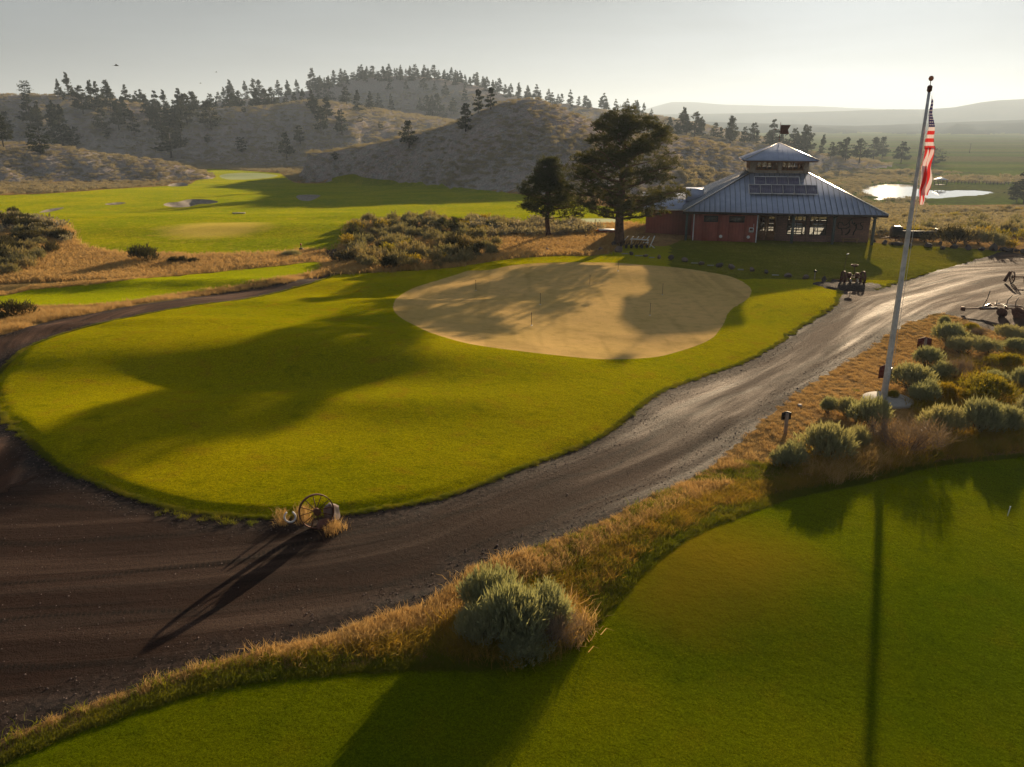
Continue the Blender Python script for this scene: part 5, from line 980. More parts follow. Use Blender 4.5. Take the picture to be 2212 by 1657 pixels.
# ---------------------------------------------------------------- the two big pines and the saplings
def big_pine(name, label, base, H, prof, tr, nlimb, clumps, lean=(0, 0), seed=1, nl=.42, first=.22):
    """prof: [(height, left reach, right reach)] in metres"""
    rs = np.random.default_rng(seed); t = thing(name, label, 'tree', base); prof = np.array(sorted(prof)); mb = MB()
    def ax_(z): return np.array([lean[0] * max(z / H, 0) ** 1.3, lean[1] * (z / H), z])
    P = [ax_(z) for z in np.linspace(-.15, H * .93, 12)]; P = [(p[0] + .06 * math.sin(i * 1.7), p[1], p[2]) for i, p in enumerate(P)]
    mb.tube(P, [tr * (1.25 if i == 0 else 1) * (1 - i / 12.5) + .02 for i in range(12)], 12); 
    ends = []
    for i in range(nlimb):
        z = H * (first + (1 - first - .06) * (i + .5) / nlimb) + rs.uniform(-.15, .15); a = i * 2.4 + rs.uniform(-.4, .4); lft = np.interp(z, prof[:, 0], prof[:, 1]); rgt = np.interp(z, prof[:, 0], prof[:, 2])
        cx_ = math.cos(a); reach = (rgt if cx_ > 0 else lft) * abs(cx_) + (lft + rgt) / 2 * .9 * abs(math.sin(a)); reach *= rs.uniform(.72, 1.0); p0 = ax_(z * .93 - .25); d = np.array([math.cos(a), math.sin(a), 0]); tipz = z + reach * rs.uniform(.0, .22)
        p1 = p0 + d * reach * .5 + np.array([0, 0, (tipz - p0[2]) * .35]); p2 = np.array([p0[0], p0[1], 0]) + d * reach + np.array([0, 0, tipz]); lr_ = max(.025, tr * .32 * (1 - z / H * .7))
        mb.tube([tuple(p0), tuple(p1), tuple(p2)], [lr_, lr_ * .6, .015], 6)
        for k in range(rs.integers(2, 5)):
            f_ = rs.uniform(.35, .95); q = p0 + (p2 - p0) * f_; sd = np.array([-d[1], d[0], 0]) * rs.choice([-1, 1]) * reach * rs.uniform(.15, .38) + d * reach * .18 + np.array([0, 0, rs.uniform(.0, .5)]); mb.tube([tuple(q), tuple(q + sd)], [lr_ * .35, .01], 4); ends.append((q + sd, .55)); ends.append((q + sd * .55, .4))
        for f_ in (1., .86, .7): ends.append((p0 + (p2 - p0) * f_ + np.array([0, 0, .05]), .6))
        for f_ in (.3, .5, .6): ends.append((p0 + (p2 - p0) * f_, .6))
    for k in range(6): ends.append((ax_(H * (.9 + .02 * k)) + rs.normal(0, .16, 3), .45))
    mb.build('trunk', M['bark'], t, smooth=True)
    C = []; 
    while len(C) < clumps:
        e, r_ = ends[rs.integers(len(ends))]; q = e + rs.normal(0, 1, 3) * np.array([r_, r_, r_ * .55]) * .8; C.append(q)
    C = np.array(C); ok = np.ones(len(C), bool)
    lft = np.interp(C[:, 2], prof[:, 0], prof[:, 1]); rgt = np.interp(C[:, 2], prof[:, 0], prof[:, 2]); ex = np.hypot(C[:, 0], C[:, 1]); lim = np.where(C[:, 0] > 0, rgt, lft) * 1.06; ok = (ex < lim + .25) & (C[:, 2] < H)
    C = C[ok]; nb = 20; n = len(C) * nb; D = unit(n, -.55); D[:, 2] += .35; Ln = nl * rng.uniform(.55, 1.1, n); V, F = blades(np.repeat(C, nb, 0) + D * .03, D, Ln, .042 * rng.uniform(.7, 1.3, n))
    me = npmesh('crown', V, F); link('crown', me, M['pine'], t); return t
bp = g1(1336, 531); BH = 11.9
big_pine('ponderosa_pine', 'big broad pine with thick trunk beside the clubhouse', bp, BH, [(2.0, .5, .8), (2.6, 1.7, 3.2), (3.3, 3.0, 4.6), (4.2, 4.2, 5.6), (5.2, 5.0, 5.6), (6.2, 5.1, 5.7), (7.0, 4.6, 4.6), (7.8, 4.0, 4.9), (8.5, 3.0, 4.7), (9.5, 2.7, 4.2), (10.5, 2.2, 3.0), (11.3, 1.3, 1.6), (12, .3, .4)], .43, 52, 4100, (.25, 0), 4, .38)
sp_ = g1(1183, 514)
big_pine('ponderosa_pine', 'smaller dark pine with open lower limbs, left of the big one', sp_, 7.5, [(1.3, .6, .6), (1.8, 3.0, 2.8), (2.4, 3.3, 3.6), (3.0, 2.2, 3.8), (3.8, 1.9, 3.4), (4.6, 2.6, 2.2), (5.2, 2.0, 1.3), (6.0, 1.1, 1.2), (7.0, .9, .9), (7.6, .3, .3)], .25, 30, 1900, (-.1, 0), 11, .38, .30)
for ux, uy, hU, wU, lb in ((764, 523, 40, 26, 'young pine standing at the path end of the shrub belt'), (957, 500, 28, 22, 'young pine in the shrub belt, the rounder of two'), (981, 505, 34, 24, 'young pine in the shrub belt with a bare thin trunk')):
    p = g1(ux, uy); s = scale_at(p); h = hU * s; w = wU * s / 2; big_pine('pine_sapling', lb, p, h, [(h * .12, w * .6, w * .6), (h * .3, w, w), (h * .6, w * .75, w * .75), (h, .1, .1)], .05, 14, 150, seed=int(ux), nl=.26, first=.12)

# ---------------------------------------------------------------- conifers on the hills: five shapes, every tree its own object
def conifer(kind, seed, nc=560):
    rs = np.random.default_rng(seed); nb_ = 34; zb_ = np.sort(rs.uniform(.07 if kind != 1 else .14, .97, nb_)); rad_ = lambda z: 0
    k_ = rs.integers(0, nb_, nc); z = zb_[k_]; f_ = rs.uniform(.1, 1, nc) ** .6
    if kind == 0: rad = .25 * np.clip(1 - z, 0, 1) ** .85 + .012                  # pointed
    elif kind == 1: rad = .25 * np.sin(np.clip((1.05 - z) * 1.75, 0.01, 1.57)) ** .8 * np.clip((z - .02) * 5, .3, 1)   # broad
    elif kind == 2: rad = .16 * np.clip(1 - z, 0, 1) ** .6 + .025                # narrow
    elif kind == 3: rad = .34 * np.sqrt(np.clip(1 - ((z - .55) / .47) ** 2, 0, 1)) + .01   # round juniper
    else: rad = .22 * np.sin(np.clip((1.02 - z) * 2.0, 0.01, 1.57)) ** .7 * (.7 + .3 * np.sin(z * 23))
    ab = rs.uniform(0, 6.28, nb_); rb = rs.uniform(.6, 1.25, nb_); a = ab[k_] + rs.normal(0, .45, nc); q = rad * f_ * rb[k_]; z = np.clip(z + rs.normal(0, .02, nc) + q * (.25 if kind in (1, 3, 4) else -.12), .04, 1); P = np.column_stack([q * np.cos(a), q * np.sin(a), z]); nb = 6
    D = np.repeat(np.column_stack([np.cos(a), np.sin(a), np.full(nc, .15)]), nb, 0) + rs.normal(0, .7, (nc * nb, 3)); V, F = blades(np.repeat(P, nb, 0), D, rs.uniform(.045, .10, nc * nb) * np.repeat(1.15 - .85 * z, nb), .022)
    me = npmesh('crown', V, F); me.materials.append(M['conifer']); mb = MB(); mb.tube([(0, 0, -.06), (0, 0, .9)], [.020, .004], 6); mt = npmesh('trunk', mb.v, mb.f); mt.materials.append(M['bark_far']); return me, mt
CONS = [[conifer(k, 10 * k + j) for j in range(3)] for k in range(5)]
NT = [0]; LAST = [None]
def tree_at(p, h, w, kind, label, group=None, name=None):
    h *= 1.06
    cm, tm = CONS[kind][rng.integers(3)]; t = thing(name or ('juniper' if kind == 3 else 'conifer'), label, 'tree', p - Vector((0, 0, .1)), rng.uniform(0, 6.28), group, (h * w * 1.25, h * w * 1.25, h)); NT[0] += 1; LAST[0] = t
    for nm, me in (('crown', cm), ('trunk', tm)): o = bpy.data.objects.new(nm, me); COL.objects.link(o); o.parent = t
HT = [  # base x, base y, height, width factor, shape, label (photo measured 2212 wide)
 (90, 333, 52, 1.2, 3, 'round dark tree standing alone at the crest of the near sage hill'), (8, 318, 62, 1.0, 1, 'tall dark conifer cut by the edge of the near sage hill'), (18, 290, 44, 1, 1, 'conifer halfway up behind the cut-off tall one'),
 (15, 205, 24, 1.2, 3, 'small round tree, first on the bare skyline'), (56, 209, 30, 1.1, 3, 'ragged round tree, second on the bare skyline'), (107, 204, 25, 1.3, 3, 'squat round tree, third on the bare skyline'),
 (139, 217, 14, 1, 3, 'little round shrub-like tree below the skyline trees'), (128, 208, 34, .8, 0, 'slim pointed conifer next to the tall skyline pair'), (148, 208, 45, 1, 0, 'tall pointed conifer of the skyline pair'),
 (68, 277, 62, 1, 1, 'dark conifer of a touching pair on the slope'), (84, 280, 56, 1.1, 4, 'broad dark conifer beside its twin on the slope'), (118, 300, 74, .8, 2, 'narrow tall conifer above the wide one on the lower slope'), (136, 316, 80, 1.2, 4, 'very wide dark conifer at the foot of the slope'), (160, 318, 34, 1.2, 3, 'small dark tree beside the very wide conifer'),
 (180, 246, 54, 1.1, 1, 'broad conifer on the sunlit shoulder'), (200, 233, 52, 1, 0, 'tall skyline conifer above the sunlit shoulder'), (213, 236, 54, .8, 0, 'pointed skyline conifer touching its neighbour above the shoulder'), (222, 283, 42, 1.1, 1, 'round-topped conifer below the shoulder'), (232, 300, 30, 1, 4, 'dim small conifer just under the round-topped one'), (257, 281, 46, 1, 1, 'neat oval conifer at mid slope'), (290, 291, 46, 1, 4, 'leaning dark conifer at mid slope'),
 (371, 342, 60, 1.5, 1, 'very broad dark tree at the foot of the hill by the fairway'), (392, 310, 58, 1, 0, 'large conifer rising behind the broad tree'), (350, 290, 52, 1, 1, 'dark conifer in the gully, upper'), (362, 276, 46, 1, 0, 'pointed conifer in the gully'), (405, 270, 60, 1, 1, 'tall conifer at the head of the gully'), (456, 279, 54, 1.3, 1, 'wide conifer alone at the gully rim'), (335, 270, 40, .9, 0, 'slender conifer at the gully edge'),
 (449, 309, 16, 1.1, 3, 'small shrub-sized tree on the bare slope'), (523, 328, 28, 1.2, 3, 'round juniper low on the big slope'), (527, 243, 10, 1.2, 3, 'tiny round shrub under the skyline'), (620, 346, 54, .9, 1, 'tall oval pine at the foot of the big slope'), (649, 311, 36, 1.1, 1, 'rounded pine above the oval one'), (694, 288, 50, .9, 1, 'tall pine of the slope pair, lower one'), (706, 262, 46, 1, 1, 'tall pine of the slope pair, upper one'), (739, 292, 50, .9, 1, 'straight pine with visible trunk on the slope'),
 (680, 250, 40, 1, 4, 'pine leaning over the slope shoulder'), (674, 231, 34, 1, 0, 'pine on the shoulder rim'), (692, 217, 40, 1, 0, 'tall pine on the shoulder crest'), (710, 217, 44, 1, 0, 'tallest pine on the shoulder crest'), (749, 227, 36, 1, 1, 'broad pine right of the shoulder crest'), (773, 240, 40, 1, 0, 'pine on the descending crest, first'), (800, 235, 34, .9, 0, 'slim pine on the descending crest'), (818, 236, 32, .9, 0, 'second slim pine on the descending crest'), (846, 239, 32, .8, 2, 'pale narrow pine on the descending crest'), (736, 222, 14, 1, 3, 'little round tree beside the broad crest pine'),
 (779, 264, 14, 1.1, 3, 'small shrub tree in mid slope below the slim pines'), (823, 280, 15, 1, 3, 'tiny round tree in the middle of the bare slope'), (724, 345, 16, 1, 3, 'low dark bush tree near the fairway edge'), (884, 318, 52, 1.1, 1, 'isolated round-topped pine on the cone hill flank'), (1006, 284, 54, 1.2, 4, 'big ragged pine on the shoulder of the cone hill'), (1033, 245, 46, 1, 4, 'open-crowned pine at the shoulder top, first of two'), (1060, 236, 42, 1.1, 4, 'open-crowned pine at the shoulder top, second of two'),
 (922, 251, 40, 1, 1, 'first pine of the dense clump in the saddle'), (934, 252, 40, .9, 0, 'middle pine of the dense clump in the saddle'), (946, 252, 44, 1, 1, 'last pine of the dense clump in the saddle'), (980, 247, 32, 1, 1, 'pine standing apart in the saddle'), (963, 257, 12, 1, 3, 'small round shrub tree in the saddle'), (907, 238, 24, .8, 0, 'small pine before the saddle clump'),
 (843, 193, 26, .9, 0, 'pine in front of the far crest wood, first'), (877, 192, 18, 1, 0, 'lone small pine on the bare knob'), (915, 194, 34, .9, 0, 'tall pine above the bare knob'), (962, 206, 26, 1, 0, 'pine by the bare knob, down the ridge'), (939, 196, 18, .9, 0, 'small pale pine near the bare knob'), (1005, 220, 30, .9, 2, 'hazy pine between knob and cone hill'),
 (1856, 351, 46, 1.3, 1, 'wide pine at the end of the hazy grove'), (1886, 346, 44, 1.3, 4, 'dense pine at the end of the hazy grove'), (1905, 342, 42, 1, 1, 'outermost pine of the hazy grove'), (1946, 352, 42, 1.2, 1, 'single rounded pine in the haze by the small pool'), (2016, 356, 34, 1.6, 3, 'round bushy tree partly behind the flag'), (2212, 440, 66, 1.5, 1, 'dark pine cut off at the meadow edge, beyond the pond'), (2196, 436, 34, 1.3, 3, 'low dark tree beside the cut-off pine')]
hp = drop([(a[0], a[1]) for a in HT], y1=3000)
for (ux, uy, hU, w, k, lb), p in zip(HT, hp):
    p = Vector(p); s = scale_at(p); tree_at(p, hU * s * 1.03, w, k, lb)
def belt(ridge_i, x0, x1, n, hU, dy, label, group, kinds=(0, 0, 0, 1, 4), hv=.32, dY=None, rows_=('higher row', 'lower row'), frm='from the skyline end'):
    r = RIDGES[ridge_i]; TB_ = []
    for i in range(n):
        ux = x0 + (x1 - x0) * (i + rng.uniform(-1.3, 1.3)) / n; t = (ux - CX) / FU / (_c + .34 * _s); Yr = float(np.interp(t, r['t'], r['Y'])); Y = Yr + rng.uniform(*(dY or (-20, 45))); X = t * Y; z = float(height(np.array([X]), np.array([Y]))[0]); p = Vector((X, Y, z)); s = scale_at(p)
        tree_at(p, hU * s * rng.uniform(1 - hv, 1 + hv), rng.uniform(.85, 1.15), int(rng.choice(kinds)), label, group); TB_.append(LAST[0])
    relabel(TB_, rows_, '{size} ' + label + ', {row}, {nth} ' + frm)
belt(3, 680, 1110, 86, 22, 0, 'pine crowning the far round hill', 'pines crowning the far round hill', dY=(-45, 30))
belt(3, 470, 700, 16, 34, 0, 'hazy pine behind the bare slopes', 'pines in the back row behind the bare slopes')
belt(1, 225, 400, 27, 40, 0, 'dark pine of the thick skyline stand', 'pines of the thick skyline stand', dY=(-60, 60))
belt(2, 400, 660, 30, 37, 0, 'pine along the bare slope rim', 'pines in the row along the bare slope rim', dY=(5, 60))
belt(3, 1110, 1420, 30, 24, 0, 'hazy pine behind the cone hill', 'pines on the falling ridge', dY=(-50, 20))
belt(5, 1380, 1850, 34, 42, 0, 'hazy pine behind the clubhouse', 'hazy grove behind the clubhouse', kinds=(1, 1, 4, 0), dY=(-30, 35))
print('trees', NT)

# ---------------------------------------------------------------- shrubs
for i, (bx, by, w, h, k, lb) in enumerate([
 (310, 1310, 260, 190, 's', 'silvery sagebrush closest to the drive on the near verge'), (640, 1290, 400, 300, 's', 'large pale sagebrush below the flagpole near the lawn edge'), (860, 1180, 200, 200, 's', 'upright sagebrush mixed with straw beside the large pale one'), (790, 910, 200, 150, 's', 'sagebrush between the black board and the concrete pad'), (640, 880, 130, 140, 's', 'small dark sagebrush at the straw edge before the pad'), (1020, 1010, 300, 240, 's', 'tall sagebrush covering the front of the concrete pad'), (880, 960, 160, 130, 'r', 'yellowish shrub between two sagebrushes before the pad'),
 (1280, 1240, 420, 280, 'd', 'large grey dead shrub at the lawn edge under the pad'), (1500, 1250, 130, 110, 'r', 'bright yellow-green shrub at the tip of the dead one'), (1600, 1070, 300, 230, 's', 'first of three big sagebrushes above the corner lawn'), (1850, 1080, 340, 300, 's', 'tallest of three big sagebrushes above the corner lawn'), (2080, 1060, 260, 230, 's', 'last of three big sagebrushes above the corner lawn'), (1320, 710, 330, 200, 's', 'sagebrush right behind the flagpole foot'), (1430, 820, 230, 170, 's', 'rounded pale sagebrush beside the concrete pad'), (1160, 770, 100, 80, 'r', 'small yellow shrub touching the flagpole foot'),
 (1600, 790, 230, 150, 'r', 'yellow flowering shrub, the smaller of the yellow pair'), (1930, 830, 460, 220, 'r', 'widest yellow flowering shrub in the sage bed'), (1450, 520, 220, 160, 's', 'sagebrush in front of the farther dark red board'), (1530, 610, 200, 130, 's', 'dark sagebrush below the farther dark red board'), (1670, 610, 160, 160, 'd', 'grey twiggy shrub in the middle of the sage bed'), (1600, 340, 250, 170, 's', 'sagebrush beside the farther dark red board'), (1730, 430, 260, 140, 's', 'grey sagebrush above the twiggy shrub'), (1930, 410, 200, 120, 's', 'sagebrush in the back row of the sage bed'), (2100, 310, 220, 110, 's', 'sagebrush nearest the plough'), (2150, 400, 180, 110, 's', 'sagebrush at the back corner of the bed'), (2060, 530, 230, 120, 'r', 'olive shrub behind the widest yellow one'), (1920, 570, 140, 60, 'r', 'lime coloured low shrub in the bed'), (1570, 190, 90, 90, 's', 'small sagebrush at the gravel yard corner'), (2010, 650, 200, 100, 's', 'pale low sagebrush behind the widest yellow shrub'), (1860, 260, 110, 60, 'd', 'small brown shrub at the gravel yard edge'), (2180, 700, 160, 180, 's', 'dark sagebrush beside the widest yellow shrub'), (2230, 940, 200, 200, 's', 'shaded sagebrush beside the last big one'), (1800, 240, 140, 70, 'r', 'dry yellow shrub by the buried red stone')]):
    ux, uy = 1612 + .2712 * bx, 655.7 + .2712 * by; ms, nm = {'s': (SG_N, 'sagebrush'), 'r': (RB_N, 'rabbitbrush'), 'd': (DB_N, 'dead_shrub')}[k]; bushU(ms, nm, ux, uy, w * .2712, h * .2712, lb)
for ux, uy, w, h, k, lb in [(1050, 1325, 110, 105, 's', 'tall sagebrush at the back of the bushy island beside the lawn'), (1100, 1400, 140, 130, 's', 'broad pale sagebrush in the centre of the bushy island'), (1195, 1398, 85, 75, 'd', 'twiggy brown shrub in the bushy island'), (1160, 1365, 125, 100, 's', 'sagebrush behind the twiggy brown shrub of the island'), (1035, 1390, 85, 85, 's', 'low blue-grey sagebrush on the drive side of the island'), (1130, 1425, 110, 60, 's', 'small sagebrush at the front foot of the island'),
 (315, 572, 52, 34, 'k', 'big rust-brown shrub alone in the dry strip'), (373, 573, 22, 16, 'k', 'small dark shrub, first of three in the dry strip'), (395, 572, 20, 16, 'k', 'small dark shrub, middle of three in the dry strip'), (414, 573, 26, 13, 'k', 'flat dark shrub, last of three in the dry strip'), (40, 690, 56, 32, 'k', 'black-green shrub beside the cart path curve'), (10, 695, 30, 18, 'k', 'low shrub touching the black-green one'), (630, 560, 44, 16, 's', 'grey sage clump beside the path post'), (290, 521, 30, 22, 'k', 'rounded dark shrub at the dry slope end') if False else (135, 521, 34, 22, 'k', 'rounded rusty shrub at the end of the dark thicket')]:
    ms, nm = {'s': (SG_N, 'sagebrush'), 'd': (DB_N, 'dead_shrub'), 'k': (DK_M, 'dark_shrub')}[k]; bushU(ms, nm, ux, uy, w, h, lb)
def fill(polyU, n, wr_, hr_, kinds, label, group, mind=.7, y1=300):
    P = np.array(polyU, float); lo, hi = P.min(0), P.max(0); c = rng.uniform(lo, hi, (n * 6, 2)); c = c[inside(c[:, 0], c[:, 1], P)]; got = []; out = []; OB = []
    D = drop(c, y1=y1)
    for q in D:
        if len(out) >= n: break
        if any((q[0] - g_[0]) ** 2 + (q[1] - g_[1]) ** 2 < (mind) ** 2 for g_ in out): continue
        out.append(q); k = kinds[rng.integers(len(kinds))]; ms, nm = {'s': (SG_M, 'sagebrush'), 'r': (RB_M, 'rabbitbrush'), 'k': (DK_M, 'dark_shrub')}[k]
        w = rng.uniform(*wr_); OB.append(bush(ms, nm, q, w, w * rng.uniform(*hr_), label[k] if isinstance(label, dict) else label, 'bush', group))
    return OB
BELT = [(722, 592), (750, 560), (745, 540), (757, 515), (768, 490), (800, 478), (900, 472), (1000, 478), (1090, 488), (1110, 505), (1090, 535), (1060, 560), (1000, 574), (900, 582), (800, 588)]
relabel(fill(BELT, 165, (.9, 2.0), (.45, .7), 'ssssssrsk', {'s': 'sagebrush in the shrub belt beyond the putting green', 'r': 'yellow-green shrub in the belt beyond the putting green', 'k': 'dark shrub in the belt beyond the putting green'}, 'shrubs of the belt beyond the putting green'), ['back row', 'second row', 'middle row', 'fourth row', 'front row'], '{size} {kind}, {row} of the shrub belt, {nth} from the cart path')
relabel(fill([(0, 468), (60, 470), (110, 485), (130, 500), (150, 525), (120, 545), (60, 590), (0, 610)], 45, (1.1, 2.0), (.45, .7), 'ssskk', {'s': 'sagebrush of the dark thicket beside the fairway', 'k': 'dark rusty shrub of the thicket beside the fairway'}, 'shrubs of the thicket beside the fairway'), ['upper row', 'middle row', 'lower row'], '{size} {kind}, {row} of the dark thicket, {nth} towards the fairway')
relabel(fill([(1930, 470), (2230, 450), (2240, 545), (2100, 538), (1925, 520)], 60, (1.4, 2.6), (.45, .65), 'ssrs', {'s': 'sagebrush on the plain behind the boulder line', 'r': 'yellowish shrub on the plain behind the boulder line'}, 'shrubs on the plain behind the boulders'), ['far row', 'second row', 'third row', 'near row'], '{size} {kind} past the boulders, {row}, {nth} from the clubhouse')
p = g1(2064, 530); bush(DK_M, 'dark_shrub', p, 3.4, 1.5, 'broad dome-shaped dark green shrub behind the boulders')
# sagebrush that nobody could count
def proto(name, mesh, ux, uy, sc_): p = g1(ux, uy); o = link(name, mesh, None, loc=p, kind='stuff'); o.scale = sc_; return o
def mask_ground(x, y, margin=0):
    z = zone_of(x, y); ok = z < 0; ok &= ~inside(x, y, POND * 1.0)
    a = math.cos(-CA); b = math.sin(-CA); u = (x - O.x) * math.cos(CA) + (y - O.y) * math.sin(CA); v = -(x - O.x) * math.sin(CA) + (y - O.y) * math.cos(CA); ok &= ~((u > -5) & (u < 18.6) & (v > -1) & (v < 18.5)); return ok
def cover(n, t0, t1, y0, y1, wr_, hf, name, protos, extra=None):
    x, y = grow(n, t0, t1, y0, y1); ok = mask_ground(x, y)
    if extra is not None: ok &= extra(x, y)
    x, y = x[ok], y[ok]; z = height(x, y); k = rng.integers(0, len(protos), len(x)); w = rng.uniform(*wr_, len(x)) * (1 + (y > 250) * .3)
    for i, pr in enumerate(protos):
        m = k == i; scatter(name, pr, np.column_stack([x, y, z - .05])[m], rng.uniform(0, 6.28, m.sum()), np.column_stack([w, w, w * hf * rng.uniform(.8, 1.2, len(w))])[m])
SF = [proto('sagebrush_cover', SG_F[i], *c, (1.6, 1.6, 1.5)) for i, c in enumerate([(1700, 440), (1500, 430), (60, 440) if False else (2100, 470)])]
patch = lambda lo: (lambda x, y: fbm(x / 14, y / 14, 3, 77) > lo)
cover(5200, -.75, .1, 75, 210, (1.0, 2.0), .8, 'sagebrush_cover', SF, lambda x, y: (y > 190) | (x / y < -.5))
cover(2600, -.05, .3, 78, 135, (1.0, 1.9), .8, 'sagebrush_cover', SF, patch(-.1))
cover(6500, .2, .85, 84, 200, (1.1, 2.3), .75, 'sagebrush_cover', SF, patch(-.25))
cover(22000, -.8, .5, 150, 420, (.9, 2.0), .6, 'sagebrush_cover', SF, lambda x, y: (y > 195) | (x / y > -.1))
cover(1500, .3, .8, 325, 430, (1.6, 4.0), .6, 'sagebrush_cover', SF, lambda x, y: fbm(x / 40, y / 25, 3, 12) > .12)
cover(20000, -.8, .55, 420, 780, (1.4, 2.8), .6, 'sagebrush_cover', SF, lambda x, y: height(x, y) - base_h(x, y) > 1)

# ---------------------------------------------------------------- grass: verges, dry strips, fringes
TD = [tuft_mesh('dry_grass_tuft', 34, .34, .10, .011, .33, M['drygrass']) for _ in range(2)]; TG = [tuft_mesh('rough_grass_tuft', 34, .30, .10, .013, .45, M['greengrass']) for _ in range(2)]; TM = [tuft_mesh('verge_grass_tuft', 34, .30, .12, .012, .4, M['mixgrass']) for _ in range(2)]; TB = tuft_mesh('far_straw_tuft', 26, .45, .28, .035, .4, M['drygrass'])
PD = [proto('dry_grass', TD[i], 1560 + 60 * i, 1010 - 25 * i, (1, 1, 1)) for i in range(2)]; PG = [proto('rough_grass', TG[i], 1260 + 60 * i, 1230, (1, 1, 1)) for i in range(2)]; PM = [proto('verge_grass', TM[i], 760 + 80 * i, 1400 - 20 * i, (1, 1, 1)) for i in range(2)]; PB_ = proto('straw_grass', TB, 400, 590, (1, 1, 1))
def sc_tufts(name, pr, x, y, s, sz=None):
    if len(x) == 0: return
    z = height(x, y); k = rng.integers(0, len(pr), len(x)); s = np.asarray(s); sz = s if sz is None else sz
    for i, o in enumerate(pr): m = k == i; scatter(name, o, np.column_stack([x, y, z])[m], rng.uniform(0, 6.28, m.sum()), np.column_stack([s, s, sz])[m])
x, y = grow(90000, -.85, .9, 9.5, 60); ok = mask_ground(x, y) & (zone_of(x, y) < 0)
ok &= ~((x < 0) & (y > 45)); x, y = x[ok], y[ok]; z = height(x, y); U = np.column_stack(toU(x, y, z))
gn = fbm(x / 1.6, y / 1.6, 3, 40); t = x / y; right = U[:, 0] > 1480; dl = dist_poly(x, y, Zw['near_lawn']); dr = dist_poly(x, y, Zw['gravel_road'])
green = ((U[:, 0] > 1150) & (U[:, 0] < 1500) & (gn > -.15)) | (dl < .55) & (gn > -.3) | (right & (gn > .42)); thin = rng.uniform(0, 1, len(x)) < np.where(right, .9, 1.)
thin &= ~((dr < .25) & (rng.uniform(0, 1, len(x)) < .5))
print('verge tufts', len(x))
hgt_ = np.where(right, .55, .95) * rng.uniform(.6, 1.25, len(x)) * np.where(dl < .35, .6, 1)
m = green & thin; sc_tufts('rough_grass', PG, x[m], y[m], hgt_[m] * 1.0, hgt_[m] * .85)
m = ~green & thin & right; sc_tufts('dry_grass', PD, x[m], y[m], hgt_[m] * 1.1, hgt_[m] * .7)
m = ~green & thin & ~right & (dr < dl * .9); sc_tufts('dry_grass', PD, x[m], y[m], hgt_[m])
m = ~green & thin & ~right & (dr >= dl * .9); sc_tufts('verge_grass', PM, x[m], y[m], hgt_[m])
x, y = grow(26000, -.75, .55, 10.5, 24); ok = mask_ground(x, y) & (rng.uniform(0, 1, len(x)) < .9); x, y = x[ok], y[ok]; dl = dist_poly(x, y, Zw['near_lawn']); dr = dist_poly(x, y, Zw['gravel_road']); gn = fbm(x / 1.2, y / 1.2, 3, 41); print('near verge', len(x)); s = rng.uniform(.5, 1.0, len(x)) * np.clip(.45 + dr * .8, .45, 1)
m = (dl < .35) | ((gn > .25) & (x > -3)); sc_tufts('rough_grass', PG, x[m], y[m], s[m] * .8); m2 = ~m & (dr > dl * .8); sc_tufts('verge_grass', PM, x[m2], y[m2], s[m2]); m2 = ~m & (dr <= dl * .8); sc_tufts('dry_grass', PD, x[m2], y[m2], s[m2])
# long dry grass in the bushy island and between the right-hand shrubs
def tall(polyU, n, s0, s1, pr, name):
    P = np.array(polyU, float); c = rng.uniform(P.min(0), P.max(0), (n * 3, 2)); c = c[inside(c[:, 0], c[:, 1], P)][:n]; D = drop(c, y1=200); s = rng.uniform(s0, s1, len(D)); sc_tufts(name, pr, D[:, 0], D[:, 1], s, s * 1.15)
tall([(980, 1340), (1100, 1300), (1230, 1320), (1265, 1360), (1220, 1410), (1130, 1435), (1000, 1425), (960, 1390)], 200, .9, 1.5, PM, 'verge_grass'); tall([(1180, 1290), (1240, 1320), (1265, 1360), (1225, 1400), (1190, 1380)], 50, .9, 1.6, PD, 'dry_grass')
tall([(1680, 1000), (1800, 960), (2212, 930), (2212, 975), (2000, 1000), (1760, 1050)], 500, .9, 1.7, PM, 'verge_grass'); tall([(1700, 1020), (1900, 960), (2100, 950), (2000, 990), (1800, 1045)], 260, 1.0, 1.9, PD, 'dry_grass')
tall([(1960, 800), (2212, 760), (2212, 900), (1980, 900)], 400, .8, 1.6, PM, 'verge_grass'); tall([(640, 1105), (668, 1098), (662, 1136), (642, 1132)], 12, .6, 1.0, PD, 'dry_grass'); tall([(735, 1128), (750, 1150), (725, 1158), (705, 1150)], 8, .7, 1.0, PD, 'dry_grass')
tall([(480, 1118), (560, 1122), (570, 1140), (470, 1135), (330, 1110), (340, 1100)], 26, .3, .6, PG, 'rough_grass')
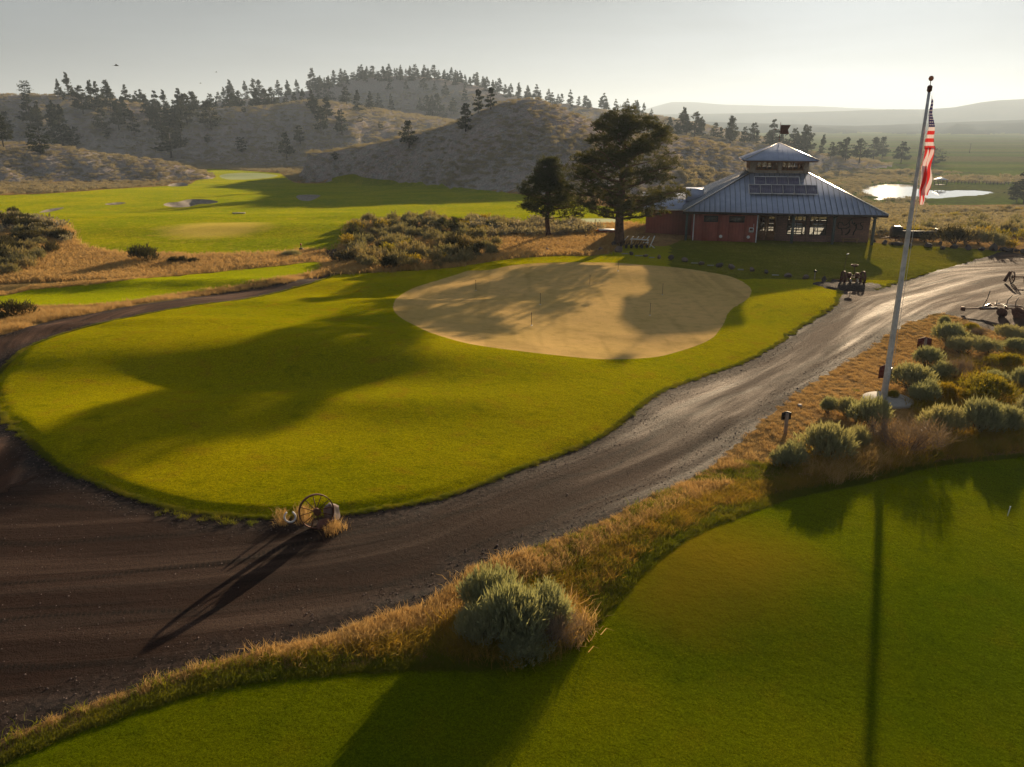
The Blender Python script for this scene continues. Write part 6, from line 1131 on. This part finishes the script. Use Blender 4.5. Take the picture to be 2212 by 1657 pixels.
# dry strips farther off
x, y = grow(26000, -.72, .16, 56, 92); ok = mask_ground(x, y); x, y = x[ok], y[ok]; s = rng.uniform(.6, 1.5, len(x)); print('straw', len(x)); sc_tufts('straw_grass', [PB_], x, y, s)
# loose stones along the gravel edges
st = lr_rock('loose_gravel', g1(500, 1160), (.07, .05, .04), M['rock'], 5, '', None, 1); st['kind'] = 'stuff'; del st['label']; del st['category']
x, y = grow(60000, -.9, .8, 10, 42); ok = zone_of(x, y) == ORDER.index('gravel_road'); x, y = x[ok], y[ok]; de = np.minimum(dist_poly(x, y, Zw['lawn']), dist_poly(x, y, Zw['gravel_road'])); ok = rng.uniform(0, 1, len(x)) < np.where(de < .9, .9, .12); x, y = x[ok], y[ok]; s = rng.uniform(.25, 1.0, len(x)) ** 1.5; s[rng.uniform(0, 1, len(x)) < .01] *= 2.2; print('stones', len(x))
scatter('loose_gravel', st, np.column_stack([x, y, height(x, y) + .004]), rng.uniform(0, 6.28, len(x)), np.column_stack([s, s, s]))
tall([(596, 1108), (620, 1104), (616, 1134), (602, 1136)], 7, .5, .9, PD, 'dry_grass')
# fringes where mown grass meets gravel
def fringe(poly, n, pr, name, s0, s1, off, cond):
    d = np.hypot(*(np.roll(poly, -1, 0) - poly).T); cs = np.concatenate([[0], np.cumsum(d)]); q = rng.uniform(0, cs[-1], n); i = np.clip(np.searchsorted(cs, q) - 1, 0, len(poly) - 1); f_ = ((q - cs[i]) / (d[i] + 1e-9))[:, None]; P = poly[i] * (1 - f_) + np.roll(poly, -1, 0)[i] * f_ + rng.normal(0, off, (n, 2)); ok = cond(P[:, 0], P[:, 1]); P = P[ok]; s = rng.uniform(s0, s1, len(P)); sc_tufts(name, pr, P[:, 0], P[:, 1], s)
fringe(polys['lawn'][0], 15000, PG, 'rough_grass', .18, .42, .05, lambda x, y: (y < 60) & (y > 10))
fringe(polys['near_lawn'][0], 9000, PG, 'rough_grass', .22, .55, .06, lambda x, y: (y < 45) & (y > 9) & (np.abs(x / y) < .95))
fringe(polys['tee_lawn'][0], 5000, [PB_], 'straw_grass', .3, .6, .25, lambda x, y: (y < 75) & (np.abs(x / y) < .75))
